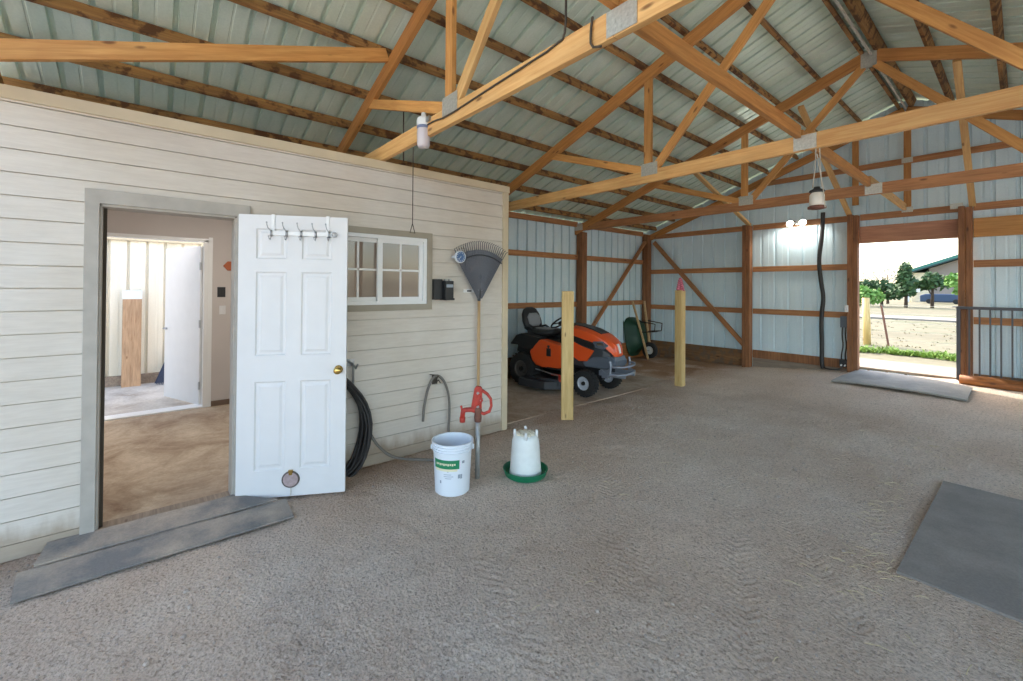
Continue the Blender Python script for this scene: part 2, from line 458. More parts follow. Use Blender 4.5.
def glass(name, tint=(1,1,1,1), rough=.0, frosted=False):
    m = bpy.data.materials.new(name); m.use_nodes = True; nt = m.node_tree
    nt.nodes.remove(nt.nodes['Principled BSDF'])
    out = nt.nodes['Material Output']
    tr = nt.nodes.new('ShaderNodeBsdfTransparent'); tr.inputs[0].default_value = tint
    gl = nt.nodes.new('ShaderNodeBsdfGlossy'); gl.inputs['Roughness'].default_value = rough
    mx = nt.nodes.new('ShaderNodeMixShader'); fr = nt.nodes.new('ShaderNodeFresnel'); fr.inputs[0].default_value = 1.5
    nt.links.new(fr.outputs[0], mx.inputs[0]); nt.links.new(tr.outputs[0], mx.inputs[1]); nt.links.new(gl.outputs[0], mx.inputs[2])
    nt.links.new(mx.outputs[0], out.inputs[0]); return m
K['glass'] = glass('window glass', (.88,.88,.86,1))
K['jar'] = glass('jar glass', (.80,.82,.84,1), .25)
K['jarfrost'] = plain('frosted jar', srgb(206,198,200), .25)
K['milk'] = plain('frosted lamp glass', srgb(226,218,206), .3)

# ------------------------------------------------------------------ layout constants (metres)
CAMZ = 1.584
WX = -3.709           # siding face
LX = -5.77            # barn left wall
RX = 3.396
XC = -1.187
YB = 9.15             # back wall sheet
TY = [-.872, 1.628, 4.128, 6.628]
CZ = 2.786
def raf(x): return 4.40 - .365*abs(x-XC)
def roofz(x): return 4.60 - .362*abs(x-XC)

def lerp_tab(x, tab):
    if x <= tab[0][0]: return tab[0][1]
    for (a, b), (c, d) in zip(tab, tab[1:]):
        if x <= c: return b+(d-b)*(x-a)/(c-a)
    return tab[-1][1]
def gz(x, y):
    e = lerp_tab(x, [(-5.5, .0), (-3.5, .07), (-1.8, .225), (-.6, .285), (3.4, .29)])
    t = max(0, min(1, (y-5.2)/3.7)); t = t*t*(3-2*t)
    return e*t

# ------------------------------------------------------------------ ground
def grid_ground():
    x0, x1, y0, y1, st = -5.8, 3.45, -3.6, 9.16, .035
    nx = int((x1-x0)/st); ny = int((y1-y0)/st)
    vs = []; fs = []
    for j in range(ny+1):
        y = y0+(y1-y0)*j/ny
        for i in range(nx+1):
            x = x0+(x1-x0)*i/nx
            d = math.hypot(x, y-.0)
            a = noise.noise((x*1.1, y*1.1, 0))*.012
            a += noise.noise((x*5, y*5, 3))*.006
            if d < 6.5: a += noise.noise((x*15, y*15, 5))*.007 + noise.noise((x*31, y*31, 9))*.005
            else: a += noise.noise((x*12, y*12, 5))*.005
            # raked strokes in the foreground
            mk = max(0, 1-((x+2.0)**2/.7+(y-.95)**2/.5))
            if mk > 0: a += .006*min(1, mk*2)*math.sin((x*.62+y*.78)*2*math.pi/.09+noise.noise((x*2, y*2, 1))*4)
            # skirt of loose dirt in front of wall foot
            z = gz(x, y) + a
            if x < -3.72 and y < 3.2: z = -.04
            if x < -3.93 and 3.05 < y < 6.9: z = -.04
            vs.append((x, y, z))
    for j in range(ny):
        for i in range(nx):
            q = j*(nx+1)+i; fs.append((q, q+1, q+nx+2, q+nx+1))
    m = MB(); m.v = vs; m.f = fs; m.m = [0]*len(fs)
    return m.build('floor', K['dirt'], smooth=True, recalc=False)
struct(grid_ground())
m = MB().box((LX-.02, 3.06, -.12), (-3.845, 6.93, .006)); struct(m.build('floor_slab', K['slab']))
m = MB().box((-6.9, -1.4, -.1), (-3.72, 3.0, .02)); struct(m.build('floor_room', K['roomfloor']))
m = MB().box((-9.1, -3.0, -.1), (-6.88, 3.4, .005)); struct(m.build('floor_lean_to', K['coopfloor']))
# outdoor ground: behind the barn it lies level with the threshold
def outdoor():
    m = MB()
    ys = [9.16, 9.6, 10.2, 11, 12, 13, 14, 16, 20, 30, 60, 120, 260]
    xs = [-140, -60, -25, -12, -8, -5, -3, -1, 1, 3, 6, 12, 40, 140]
    for y in ys:
        for x in xs:
            m.v.append((x, y, .285 + noise.noise((x*.7, y*.7, 2))*.03*(1 if y > 9.7 else 0) - .02))
    n = len(xs)
    for j in range(len(ys)-1):
        for i in range(n-1):
            m.f.append((j*n+i, j*n+i+1, (j+1)*n+i+1, (j+1)*n+i)); m.m.append(0)
    o = m.build('field_ground', K['field'], recalc=False); struct(o)
    m = MB().box((-60, -60, -.25), (-9.1, 9.15, -.06)).box((3.45, -60, -.25), (60, 9.15, -.06)).box((-9.1, -60, -.25), (3.45, -3.6, -.06))
    struct(m.build('yard_ground', K['yard']))
    m = MB().box((-2.4, 9.17, .1), (.8, 10.35, .305)); struct(m.build('threshold_apron', K['apron']))
    m = MB().box((-140, 26, .25), (140, 28.5, .335)); struct(m.build('road', K['road']))
outdoor()

# ------------------------------------------------------------------ white siding wall
DO = (-.235, .50, 2.09)      # door opening y0, y1, top
WO = (1.17, 2.08, 1.42, 2.05)  # window opening y0,y1,z0,z1
def siding_wall():
    m = MB(); y0, y1 = -1.5, 3.03; z1 = 2.64
    holes = [(DO[0], DO[1], 0, DO[2]), (WO[0], WO[1], WO[2], WO[3])]
    def rects(za, zb):
        segs = [(y0, y1)]
        for a, b, c, d in holes:
            if zb > c+1e-6 and za < d-1e-6:
                out = []
                for s, e in segs:
                    if b <= s or a >= e: out.append((s, e)); continue
                    if a > s: out.append((s, a))
                    if b < e: out.append((b, e))
                segs = out
        return segs
    cuts = sorted({0.0, z1, DO[2], WO[2], WO[3]})
    for a, b in zip(cuts, cuts[1:]):
        for s, e in rects(a, b): m.box((WX-.12, s, a), (WX-.020, e, b))
    z = -.045
    while z < z1:
        za, zb = max(0, z+.0035), min(z1, z+.1335-.0025)
        sub = sorted({za, zb} | {c for c in (DO[2], WO[2], WO[3]) if za < c < zb})
        for a, b in zip(sub, sub[1:]):
            for s, e in rects(a, b):
                # lap profile: lower edge stands proud, upper edge tucks under
                fa = WX - .006*(a-z)/.1335; fb = WX - .006*(b-z)/.1335
                m.add([(WX-.022, s, a), (fa, s, a), (fb, s, b), (WX-.022, s, b), (WX-.022, e, a), (fa, e, a), (fb, e, b), (WX-.022, e, b)],
                      [(0,1,2,3), (4,7,6,5), (0,4,5,1), (1,5,6,2), (2,6,7,3), (3,7,4,0)])
        z += .1335
    return m.build('wall_siding', K['siding'])
struct(siding_wall())
m = MB().box((WX-.14, -1.5, 2.64), (WX+.02, 3.115, 2.715)); struct(m.build('trim_1', K['creamtrim'], bevel=.003))
m = MB().box((WX-.14, 3.03, 0), (WX+.015, 3.105, 2.64)).box((LX, 3.0, 0), (WX-.14, 3.06, 2.64)); struct(m.build('trim_2', K['creamtrim'], bevel=.003))
# room shell behind it
m = MB()
W0 = -6.73
m.box((W0-.12, -1.4, 0), (W0, -.44, 2.55)).box((W0-.12, .575, 0), (W0, 3.0, 2.55)).box((W0-.12, -.44, 2.15), (W0, .575, 2.55))
m.box((W0-.12, -1.5, 0), (WX-.12, -1.4, 2.55))
m.box((W0, 2.94, 0), (WX-.12, 3.0, 2.55))
m.box((WX-.14, -1.4, 0), (WX-.12, DO[0], 2.55)).box((WX-.14, DO[1], 0), (WX-.12, WO[0], 2.55)).box((WX-.14, WO[0], 0), (WX-.12, WO[1], WO[2]))
m.box((WX-.14, WO[1], 0), (WX-.12, 2.94, 2.55)).box((WX-.14, DO[0], DO[2]), (WX-.12, DO[1], 2.55)).box((WX-.14, WO[0], WO[3]), (WX-.12, WO[1], 2.55))
struct(m.build('wall_room', K['roomwall']))
m = MB().box((W0-.12, -1.5, 2.55), (WX-.13, 3.02, 2.63)); struct(m.build('ceiling_room', K['white']))
m = MB().box((W0, .64, .02), (W0+.018, 2.94, .085)).box((W0, -1.4, .02), (W0+.018, -.5, .085)); struct(m.build('baseboard_room', plain('dark baseboard', srgb(112,92,76), .6)))
m = MB()
m.box((W0-.13, .555, .02), (W0+.02, .60, 2.16)).box((W0-.13, -.46, .02), (W0+.02, -.42, 2.16)).box((W0-.13, -.46, 2.14), (W0+.02, .60, 2.18))
m.box((W0+.0, .60, .02), (W0+.022, .645, 2.2)); m.box((W0-.2, -.46, .0), (W0+.01, .6, .035))
struct(m.build('trim_inner_door', K['vinyl'], bevel=.003))

# ---- the outer door
def door_frame():
    m = MB()
    z1 = 2.178
    m.prism([(DO[0]-.068, 0), (DO[0]+.0, 0), (DO[0]+.0, DO[2]), (DO[0]-.068, z1)], WX-.02, WX+.022, 'x')
    m.prism([(DO[1]+.085, 0), (DO[1]+.0, 0), (DO[1]+.0, DO[2]), (DO[1]+.085, z1)], WX-.02, WX+.022, 'x')
    m.prism([(DO[0]-.068, z1), (DO[1]+.085, z1), (DO[1], DO[2]), (DO[0], DO[2])], WX-.02, WX+.022, 'x')
    # jamb lining
    m.box((WX-.15, DO[0]-.012, 0), (WX+.005, DO[0]+.012, DO[2])).box((WX-.15, DO[1]-.012, 0), (WX+.005, DO[1]+.012, DO[2]))
    m.box((WX-.15, DO[0], DO[2]-.015), (WX+.005, DO[1], DO[2]+.01))
    o = m.build('door_1', K['greytrim'], bevel=.002); struct(o)
    m = MB().box((WX-.15, DO[0]+.012, 0.0), (WX+.01, DO[1]-.012, .028)); m.build('door_sill', K['oldgrey'], o)
    m = MB()
    m.box((WX-.1, DO[0]+.012, .02), (WX-.08, DO[0]+.03, DO[2]-.015)); m.build('door_stop', plain('dark weatherstrip', srgb(74,66,56), .8), o)
door_frame()
def door_leaf():
    th = R(61.9)
    Mx = Matrix.Translation((-3.680, .515, .022)) @ Matrix.Rotation(th, 4, 'Z')
    t = empty('panel_door', M=Mx)
    tag(t, 'white six-panel door leaf swung open against the siding wall, with a hook rack on top', 'door')
    # slab with recessed panels: local x along width, y thickness (-y faces the camera side), z up
    W, H, T = .754, 2.085, .036
    rects = []
    for xa, xb in ((.118, .328), (.430, .645)):
        rects += [(xa, xb, 1.78-.02, 1.985), (xa, xb, 1.045, 1.665), (xa, xb, .200, .855)]
    xs = sorted({0, W} | {r[0] for r in rects} | {r[1] for r in rects})
    zs = sorted({0, H} | {r[2] for r in rects} | {r[3] for r in rects})
    m = MB()
    for xa, xb in zip(xs, xs[1:]):
        for za, zb in zip(zs, zs[1:]):
            if any(abs(r[0]-xa) < 1e-6 and abs(r[1]-xb) < 1e-6 and r[2] <= za+1e-6 and r[3] >= zb-1e-6 for r in rects):
                continue
            for y in (-T/2, T/2): m.add([(xa, y, za), (xb, y, za), (xb, y, zb), (xa, y, zb)], [(0,1,2,3) if y < 0 else (3,2,1,0)])
    for sgn in (-1, 1):
        for xa, xb, za, zb in rects:
            prof = [(0, 0), (.010, .009), (.024, .009), (.042, .002)]
            rg = []
            for ins, dep in prof:
                y = sgn*(T/2-dep)
                rg.append([(xa+ins, y, za+ins), (xb-ins, y, za+ins), (xb-ins, y, zb-ins), (xa+ins, y, zb-ins)])
            for r1, r2 in zip(rg, rg[1:]):
                for i in range(4):
                    j = (i+1) % 4
                    q = [r1[i], r1[j], r2[j], r2[i]]
                    m.add(q if sgn < 0 else q[::-1], [(0,1,2,3)])
            q = rg[-1]; m.add(q if sgn < 0 else q[::-1], [(0,1,2,3)])
    for a, b in (((0,0),(0,H)), ((W,H),(W,0)), ((0,H),(W,H)), ((W,0),(0,0))):
        m.add([(a[0],-T/2,a[1]), (b[0],-T/2,b[1]), (b[0],T/2,b[1]), (a[0],T/2,a[1])], [(3,2,1,0)])
    leaf = m.build('leaf', K['white'], t)
    # knobs, both faces
    Mk = Matrix.Translation((.700, -T/2, .93)) @ Matrix.Rotation(R(90), 4, 'X')
    k = MB().lathe([(0, 0), (.032, 0), (.032, .006), (.012, .010), (.011, .032), (.022, .038), (.029, .050), (.026, .064), (.012, .071), (0, .072)], 24, Mk)
    o = k.build('door_knob', K['brass'], t, smooth=True); o['label'] = 'round brass knob'
    Mk2 = Matrix.Translation((.700, T/2, .93)) @ Matrix.Rotation(R(-90), 4, 'X')
    k = MB().lathe([(0, 0), (.032, 0), (.032, .006), (.012, .010), (.011, .032), (.022, .038), (.029, .050), (.026, .064), (.012, .071), (0, .072)], 24, Mk2)
    k.build('door_knob', K['brass'], t, smooth=True)
    for z in (.25, 1.05, 1.85):
        MB().tube([(-.006, T/2, z-.045), (-.006, T/2, z+.045)], .007, 8).box((-.001, -T/2+.003, z-.045), (.002, T/2, z+.045)).build('hinge', K['steel'], t)
    # round flap with hinge clip near the bottom
    Mf = Matrix.Translation((.372, -T/2, .125)) @ Matrix.Rotation(R(90), 4, 'X')
    f = MB().lathe([(0, .010), (.050, .010), (.054, .006), (.056, 0)], 32, Mf)
    fo = f.build('round_flap', K['mauve'], t, smooth=False); fo['label'] = 'round dusty mauve cover near the bottom rail'
    MB().lathe([(.050, .008), (.058, .012), (.062, .006), (.062, 0)], 32, Mf).build('rim', plain('dark ring', srgb(92,82,78), .6), fo)
    MB().box((.358, -T/2-.016, .176), (.388, -T/2, .196)).box((.361, -T/2-.014, .160), (.384, -T/2-.008, .178)).build('clasp', K['brass'], fo)
    MB().tube([(.374, -T/2-.008, .068), (.376, -T/2-.008, .03), (.372, -T/2-.006, .008)], .003, 6).build('pull_cord', K['wirelight'], fo)
    return t, T, H
leafT, T_, H_ = door_leaf()
def hook_rack():
    t = empty('over_door_hook_rack', M=WM[leafT.name].copy())
    tag(t, 'metal over-door rack with five double coat hooks on the open white door', 'hook rack')
    y = -T_/2
    m = MB()
    m.box((.205, y-.012, 1.935), (.660, y-.007, 1.965)); 
    Mr = Matrix.Translation((.660, y-.012, 1.950)) @ Matrix.Rotation(R(90), 4, 'X')
    m.build('bar', K['vinyl'], t, bevel=.001)
    MB().lathe([(.010, 0), (.014, .004), (.020, .004), (.022, 0), (.010, 0)], 20, Mr).build('end_scroll', K['steel'], t, smooth=True)
    for x in (.232, .612):
        MB().box((x-.011, y-.006, 1.955), (x+.011, y-.002, H_+.004)).box((x-.011, y-.006, H_+.002), (x+.011, T_/2+.006, H_+.006)).box((x-.011, T_/2+.002, H_-.03), (x+.011, T_/2+.006, H_+.004)).build('strap', K['vinyl'], t)
    for x in (.222, .328, .428, .530, .625):
        pts = [(x, y-.014, 1.925), (x, y-.020, 1.915), (x, y-.034, 1.900), (x-.002, y-.050, 1.906), (x-.004, y-.056, 1.922)]
        up = [(x, y-.014, 1.965), (x-.003, y-.030, 1.972), (x-.010, y-.052, 1.984), (x-.014, y-.064, 2.006), (x-.016, y-.064, 2.022)]
        h = MB().box((x-.008, y-.016, 1.925), (x+.008, y-.011, 1.972)).tube(pts, .0035, 6).tube(up, .0035, 6).ball(up[-1], .006, 8, 6).ball(pts[-1], .006, 8, 6)
        h.build('hook', K['steel'], t, smooth=True)
hook_rack()

# ---- window
def window():
    z0, z1, y0, y1 = WO[2], WO[3], WO[0], WO[1]
    m = MB()
    a = .055
    for q in ([(y0-a, z0-a), (y1+a, z0-a), (y1, z0), (y0, z0)], [(y0-a, z1+a), (y0, z1), (y1, z1), (y1+a, z1+a)],
              [(y0-a, z0-a), (y0, z0), (y0, z1), (y0-a, z1+a)], [(y1+a, z0-a), (y1+a, z1+a), (y1, z1), (y1, z0)]):
        m.prism(q, WX-.02, WX+.018, 'x')
    w = m.build('window_1', K['taupe'], bevel=.002); struct(w)
    f = MB(); x0, x1 = WX-.09, WX+.008; b = .032
    f.box((x0, y0, z0), (x1, y1, z0+b)).box((x0, y0, z1-b), (x1, y1, z1)).box((x0, y0, z0+b), (x1, y0+b, z1-b)).box((x0, y1-b, z0+b), (x1, y1, z1-b))
    f.build('window_frame', K['vinyl'], w, bevel=.002)
    ym = (y0+y1)/2
    for k, (a0, a1, xx) in enumerate(((ym-.03, y1-b, WX-.045), (y0+b, ym+.03, WX-.075))):
        s = MB(); c = .036
        s.box((xx, a0, z0+b), (xx+.028, a1, z0+b+c)).box((xx, a0, z1-b-c), (xx+.028, a1, z1-b)).box((xx, a0, z0+b+c), (xx+.028, a0+c+.01, z1-b-c)).box((xx, a1-c, z0+b+c), (xx+.028, a1, z1-b-c))
        s.box((xx+.008, (a0+a1)/2-.008, z0+b+c), (xx+.02, (a0+a1)/2+.010, z1-b-c)).box((xx+.008, a0+c, (z0+z1)/2-.008), (xx+.02, a1-c, (z0+z1)/2+.010))
        so = s.build('sash', K['vinyl'], w, bevel=.0015)
        MB().box((xx+.012, a0+c, z0+b+c), (xx+.015, a1-c, z1-b-c)).build('pane', K['glass'], so)
window()
# ---- inner door leaf (open, beyond the room), plank, switches, sign
def inner_leaf():
    p0 = V((W0-.12, .545, .03)); p1 = V((-7.745, .196, .03)); d = p1-p0; L = .80
    Mx = Matrix.Translation(p0) @ Matrix.Rotation(math.atan2(d.y, d.x), 4, 'Z')
    t = empty('flush_door', M=Mx); tag(t, 'plain white flush door standing open beyond the inner room', 'door')
    MB().box((0, -.02, 0), (L+.12, .02, 2.06)).build('leaf', K['white'], t, bevel=.003)
    for s in (-1, 1):
        MB().tube([(L+.06, s*.02, .95), (L+.06, s*.06, .95)], .012, 10).tube([(L+.07, s*.06, .95), (L-.03, s*.062, .95)], .009, 8).build('lever_handle', K['steel'], t, smooth=True)
    for z in (.25, 1.05, 1.8): MB().tube([(0, .02, z-.05), (0, .02, z+.05)], .012, 8).build('hinge', K['steel'], t)
inner_leaf()
t = empty('leaning_plank', (-8.86, -.18, 0)); tag(t, 'rough wooden plank with a pale painted end leaning on the lean-to wall', 'plank')
Mx = Matrix.Rotation(R(-4), 4, 'Y')
MB().box((-.02, -.115, 0), (.02, .115, 1.42), M=Mx).build('board', K['plank'], t, bevel=.004)
o = MB().box((-.021, -.116, 1.36), (.021, .116, 1.50), M=Mx).build('painted_end', K['whitedial'], t); o['label'] = 'pale blue-white painted end'
def mesh_screen():
    m = MB(); 
    for i in range(7):
        a = i*.05
        m.tube([(-8.8+.02*i, .12+a*.4, .0), (-8.93, .34, .62-.0*i)], .006, 5)
    m.prism([(.10, 0), (.36, 0), (.36, .50), (.33, .62)], -8.93, -8.91, 'x')
    tag(m.build('folded_screen', plain('dark blue mesh', srgb(52,62,86), .6)), 'dark blue mesh screen leaning behind the open white flush door', 'screen')
mesh_screen()
def plate_switch(name, y, z, mat, label, cat, w=.07, h=.115):
    t = empty(name, (W0, y, z)); tag(t, label, cat)
    MB().box((0, -w/2, -h/2), (.007, w/2, h/2)).build('cover_plate', mat, t, bevel=.002)
    MB().box((.007, -w*.18, -h*.25), (.014, w*.18, h*.25)).build('toggle', mat, t, bevel=.001)
plate_switch('wall_switch', .745, 1.496, K['blackp'], 'black wall switch beside the inner doorway', 'switch', .09, .13)
plate_switch('wall_switch', .76, 1.261, K['white'], 'white wall switch below the black one by the inner doorway', 'switch')
MB().prism([(.76, 1.84), (.81, 1.90), (1.02, 1.90), (1.02, 1.78), (.81, 1.78)], W0, W0+.015, 'x').build('wooden_tag_sign', K['signwood'], bevel=.002)
tag(bpy.data.objects['wooden_tag_sign'], 'small orange-brown wooden tag-shaped plaque on the room wall', 'plaque')
# unseen lamp added to brighten the inner room
t = empty('added_room_light', (-5.2, .6, 2.55)); tag(t, 'round white ceiling light, unseen, added to brighten the small room', 'ceiling light')
MB().lathe([(0, 0), (.17, 0), (.17, -.03), (.15, -.035)], 32).build('base', K['vinyl'], t, smooth=False)
MB().lathe([(.15, -.03), (.14, -.06), (.09, -.085), (0, -.095)], 32).build('diffuser', emit('added room light glow', (1, .95, .88, 1), 34), t, smooth=True)

# lean-to beyond the room: open to the sky
def ribsheet_y(m, x, y0, y1, z0, z1f, depth=.040, pitch=.2286, out=-1, z0f=None):
    # vertical-ribbed sheet lying in a plane of constant x, running along y
    y = y0; pts = []
    while y < y1:
        for dy, dx in ((0, 0), (.005, depth), (.035, depth), (.040, 0), (.14, 0), (.145, .003), (.165, .003), (.17, 0)):
            if y+dy < y1: pts.append((y+dy, dx*out))
        y += pitch
    pts.append((y1, 0))
    n = len(m.v)
    for yy, dx in pts:
        m.v.append((x+dx, yy, z0)); m.v.append((x+dx, yy, z1f(yy)))
    for i in range(len(pts)-1):
        m.f.append((n+2*i, n+2*i+2, n+2*i+3, n+2*i+1)); m.m.append(0)
m = MB(); ribsheet_y(m, -9.05, -3, 3.4, 0, lambda y: 2.75); struct(m.build('wall_lean_to', K['coopmetal'], recalc=False))
MB().box((-9.05, -3, 0), (-9.0, 3.4, .16)).build('baseboard_lean_to', K['oldgrey']); struct(bpy.data.objects['baseboard_lean_to'])
MB().box((-9.04, -3, 2.28), (-8.98, 3.4, 2.40)).build('trim_lean_to', K['creamtrim']); struct(bpy.data.objects['trim_lean_to'])

# ------------------------------------------------------------------ barn shell
def roof_sheet(sgn, name):
    m = MB(); y0, y1 = -1.25, 9.45
    xr = XC; xe = XC + sgn*(RX-XC+.25)
    pts = []; y = y0
    while y < y1:
        for dy, dz in ((0, 0), (.006, .032), (.034, .032), (.040, 0), (.12, 0), (.124, .003), (.136, .003), (.14, 0)):
            if y+dy < y1: pts.append((y+dy, dz))
        y += .2286
    pts.append((y1, 0)); n = 0
    for yy, dz in pts:
        m.v.append((xr+sgn*.02, yy, roofz(xr)+dz)); m.v.append((xe, yy, roofz(xe)+dz))
    for i in range(len(pts)-1):
        m.f.append((2*i, 2*i+2, 2*i+3, 2*i+1)); m.m.append(0)
    struct(m.build(name, K['roof'], recalc=False))
roof_sheet(-1, 'ceiling_left'); roof_sheet(1, 'ceiling_right')
m = MB().prism([(XC-.2, roofz(XC-.2)+.03), (XC, roofz(XC)+.035), (XC+.2, roofz(XC+.2)+.03), (XC, roofz(XC)+.045)], -1.25, 9.45, 'y'); struct(m.build('trim_ridge', K['roof']))
m = MB(); ribsheet_y(m, LX-.02, 3.0, 9.15, 0, lambda y: roofz(LX)-.02)
ribsheet_y(m, LX-.02, -1.2, 3.0, 2.6, lambda y: roofz(LX)-.02)
struct(m.build('wall_left', K['metalwall'], recalc=False))
def back_wall():
    m = MB(); ox0, ox1, oz0, oz1 = -1.80, -.56, .27, 2.36
    x = LX-.02; pts = []
    while x < RX:
        for dx, dy in ((0, 0), (.010, .024), (.040, .024), (.050, 0), (.14, 0), (.145, .003), (.165, .003), (.17, 0)):
            if x+dx < RX: pts.append((x+dx, dy))
        x += .2286
    pts += [(RX, 0), (ox0, 0), (ox1, 0)]; pts.sort()
    for (a, da), (b, db) in zip(pts, pts[1:]):
        mid = (a+b)/2
        spans = [(0, None)] if not (ox0 < mid < ox1) else [(0, oz0), (oz1, None)]
        for za, zb in spans:
            ta = zb if zb else roofz(a)-.01; tb = zb if zb else roofz(b)-.01
            m.add([(a, YB+da, za), (b, YB+db, za), (b, YB+db, tb), (a, YB+da, ta)], [(0,1,2,3)])
    struct(m.build('wall_back', K['metalwall'], recalc=False))
back_wall()

# purlins
PX_L = [(-1.27), -1.72, -2.19, -2.66, -3.14, -3.62, -4.14, -4.60, -5.05, -5.50]
PX_R = [-1.10, -.68, -.16, .32, .80, 1.28, 1.76, 2.24, 2.70, 3.15]
ordw = ['ridge', 'first', 'second', 'third', 'fourth', 'fifth', 'sixth', 'seventh', 'eighth', 'lowest']
for side, lst, sg in (('left', PX_L, -1), ('right', PX_R, 1)):
    for k, x in enumerate(lst):
        if side == 'right' and k > 4: break
        z = 4.54-.362*abs(x-XC); hh = .09 if k else .13
        if k == 0: z -= .02
        up = V((sg*.34, 0, .94))
        lab = ('ridge purlin board on the %s side of the peak' % side) if k == 0 else 'roof purlin with painted rib shadows, %s down from the ridge board on the %s slope' % (ordw[k], side)
        beam('purlin', (x, -1.2, z), (x, 9.12, z), hh, .038, K['purlin'], up=up, label=lab, cat='purlin', group='purlins under the roof sheets')
for k in (5, 6, 7, 8, 9):
    x = PX_R[k]; z = 4.54-.362*abs(x-XC)
    beam('purlin', (x, -1.2, z), (x, 9.12, z), .09, .038, K['purlin'], up=V((.34, 0, .94)), label='roof purlin with painted rib shadows, %s down from the ridge board on the right slope' % ordw[k], cat='purlin', group='purlins under the roof sheets')
beam('ridge_conduit', (XC+.02, -1.2, 4.40), (XC+.02, 9.0, 4.40), .022, .022, K['wirelight'], label='thin white conduit running along under the roof peak', cat='conduit')

# trusses
def plate_box(name, parent, c, w, h, y, th=.0035, rot=0):
    Mx = Matrix.Translation(local(parent, (c[0], y, c[1]))) @ Matrix.Rotation(rot, 4, 'Y')
    m = MB().box((-w/2, -th/2, -h/2), (w/2, th/2, h/2))
    # punched teeth rows
    nx = max(2, int(w/.03)); nz = max(2, int(h/.03))
    for i in range(nx):
        for j in range(nz):
            a = -w/2+w*(i+.5)/nx; b = -h/2+h*(j+.5)/nz
            m.box((a-.004, -th/2-.0012, b-.009), (a+.004, th/2+.0012, b+.009))
    return m.build(name, K['plate'], parent, Mx)
def truss(Y, label, cmat, rmat):
    t = empty('roof_truss', (XC, Y, 0)); tag(t, label, 'truss', 'roof trusses')
    beam('bottom_chord', (LX+.02, Y, CZ), (XC-.001, Y, CZ), .13, .04, cmat, t)
    beam('bottom_chord', (XC+.001, Y, CZ), (RX-.02, Y, CZ), .13, .04, cmat, t)
    for s in (-1, 1):
        e = XC+s*4.62
        beam('top_chord', (e, Y, raf(e)), (XC+s*.012, Y, raf(XC+s*.012)), .135, .042, rmat, t)
        f = lambda x: XC+s*(XC-x)
        g = -2.585
        beam('web', (f(g), Y, CZ+.05), (f(g), Y, raf(g)-.03), .085, .039, K['web'], t, up=(1,0,0))
        beam('web', (f(-2.50), Y, CZ+.075), (f(-1.25), Y, 4.28), .085, .037, K['pale'] if Y < 2 else K['web'], t)
        beam('web', (f(-2.60), Y, CZ+.06), (f(-4.06), Y, raf(-4.06)+.0), .085, .037, K['web'], t)
        for yy in (Y-.023, Y+.023):
            plate_box('gusset_plate', t, (f(-2.56), CZ+.075), .19, .13, yy)
    for yy in (Y-.024, Y+.024):
        plate_box('gusset_plate', t, (XC+.045, CZ), .16, .118, yy)
        plate_box('gusset_plate', t, (XC, 4.355), .15, .19, yy)
    for s in (-1, 1):
        for yy in (Y-.024, Y+.024):
            plate_box('gusset_plate', t, (XC+s*4.50, CZ+.01), .20, .12, yy)
    return t
truss(TY[0], 'roof truss behind the viewer, end of the slanting tie at upper left', K['chord'], K['rafter'])
truss(TY[1], 'nearest roof truss, whose chord crosses above the siding wall and carries the jar light', K['chord'], K['rafter'])
truss(TY[2], 'middle roof truss with its chord passing over the end of the siding wall', K['chord'], K['rafter'])
truss(TY[3], 'far roof truss, nearest the metal gable wall', K['girt'], K['rafter'])
# gable framing against the back wall
def gable():
    Y = 9.10
    t = empty('gable_truss', (XC, Y, 0)); tag(t, 'gable end frame of lumber fixed against the back metal wall', 'truss')
    for s in (-1, 1):
        e = XC+s*4.60
        beam('top_chord', (e, Y, raf(e)), (XC+s*.01, Y, raf(XC)), .13, .04, K['rafter'], t)
        beam('gable_girt', (XC+s*2.1, Y, 3.61), (XC+s*.002, Y, 3.61), .09, .04, K['girt'], t)
    for x, z0, z1 in ((-1.80, 3.0, 4.12), (-1.16, 2.85, 4.30)):
        beam('stud', (x, Y-.03, z0), (x, Y-.03, z1), .085, .036, K['rafter'], t, up=(1,0,0))
    for c in ((-1.16, 3.61), (-1.16, 2.84), (-.63, 2.82), (-1.16, 4.33)): plate_box('gusset_plate', t, c, .13, .08, Y-.05)
gable()
# long braces
GL = 'braces tying the trusses lengthwise'
beam('centre_brace', (XC, TY[0]+.0, 2.90), (XC, TY[1]-.002, 2.90), .089, .038, K['rafter'], label='lengthwise centre brace overhead, the segment nearest the viewer', cat='brace', group=GL)
beam('centre_brace', (XC, TY[1]+.024, 2.868), (XC, TY[2]-.024, 2.878), .10, .040, K['rafter'], label='dark lengthwise brace from the nearest truss to the middle truss', cat='brace', group=GL)
beam('centre_brace', (XC, TY[2]+.024, 2.860), (XC, TY[3]-.024, 2.870), .10, .040, K['rafter'], label='lengthwise brace from the middle truss to the far truss', cat='brace', group=GL)
beam('centre_brace', (XC, TY[3]+.002, 2.902), (XC, 9.04, 2.88), .10, .040, K['pale'], label='pale lengthwise brace from the far truss to the gable frame', cat='brace', group=GL)
GK = 'slanting braces up to the trusses'
beam('slanting_brace', (-3.60, TY[0]+.03, 2.80), (-3.588, TY[1]-.03, 3.62), .11, .040, K['web'], label='orange slanting brace at the upper left, meeting the nearest truss rafter', cat='brace', group=GK)
beam('slanting_brace', (-3.43, 9.02, 2.84), (-3.45, TY[3]+.03, 3.56), .068, .045, K["pale"], up=(1,0,0), label='bright slanting brace from the second back post to the far truss', cat='brace', group=GK)
beam('slanting_brace', (-1.87, 9.02, 2.84), (-1.90, TY[3]+.03, 4.02), .068, .045, K["pale"], up=(1,0,0), label='bright slanting brace rising from the left door post', cat='brace', group=GK)
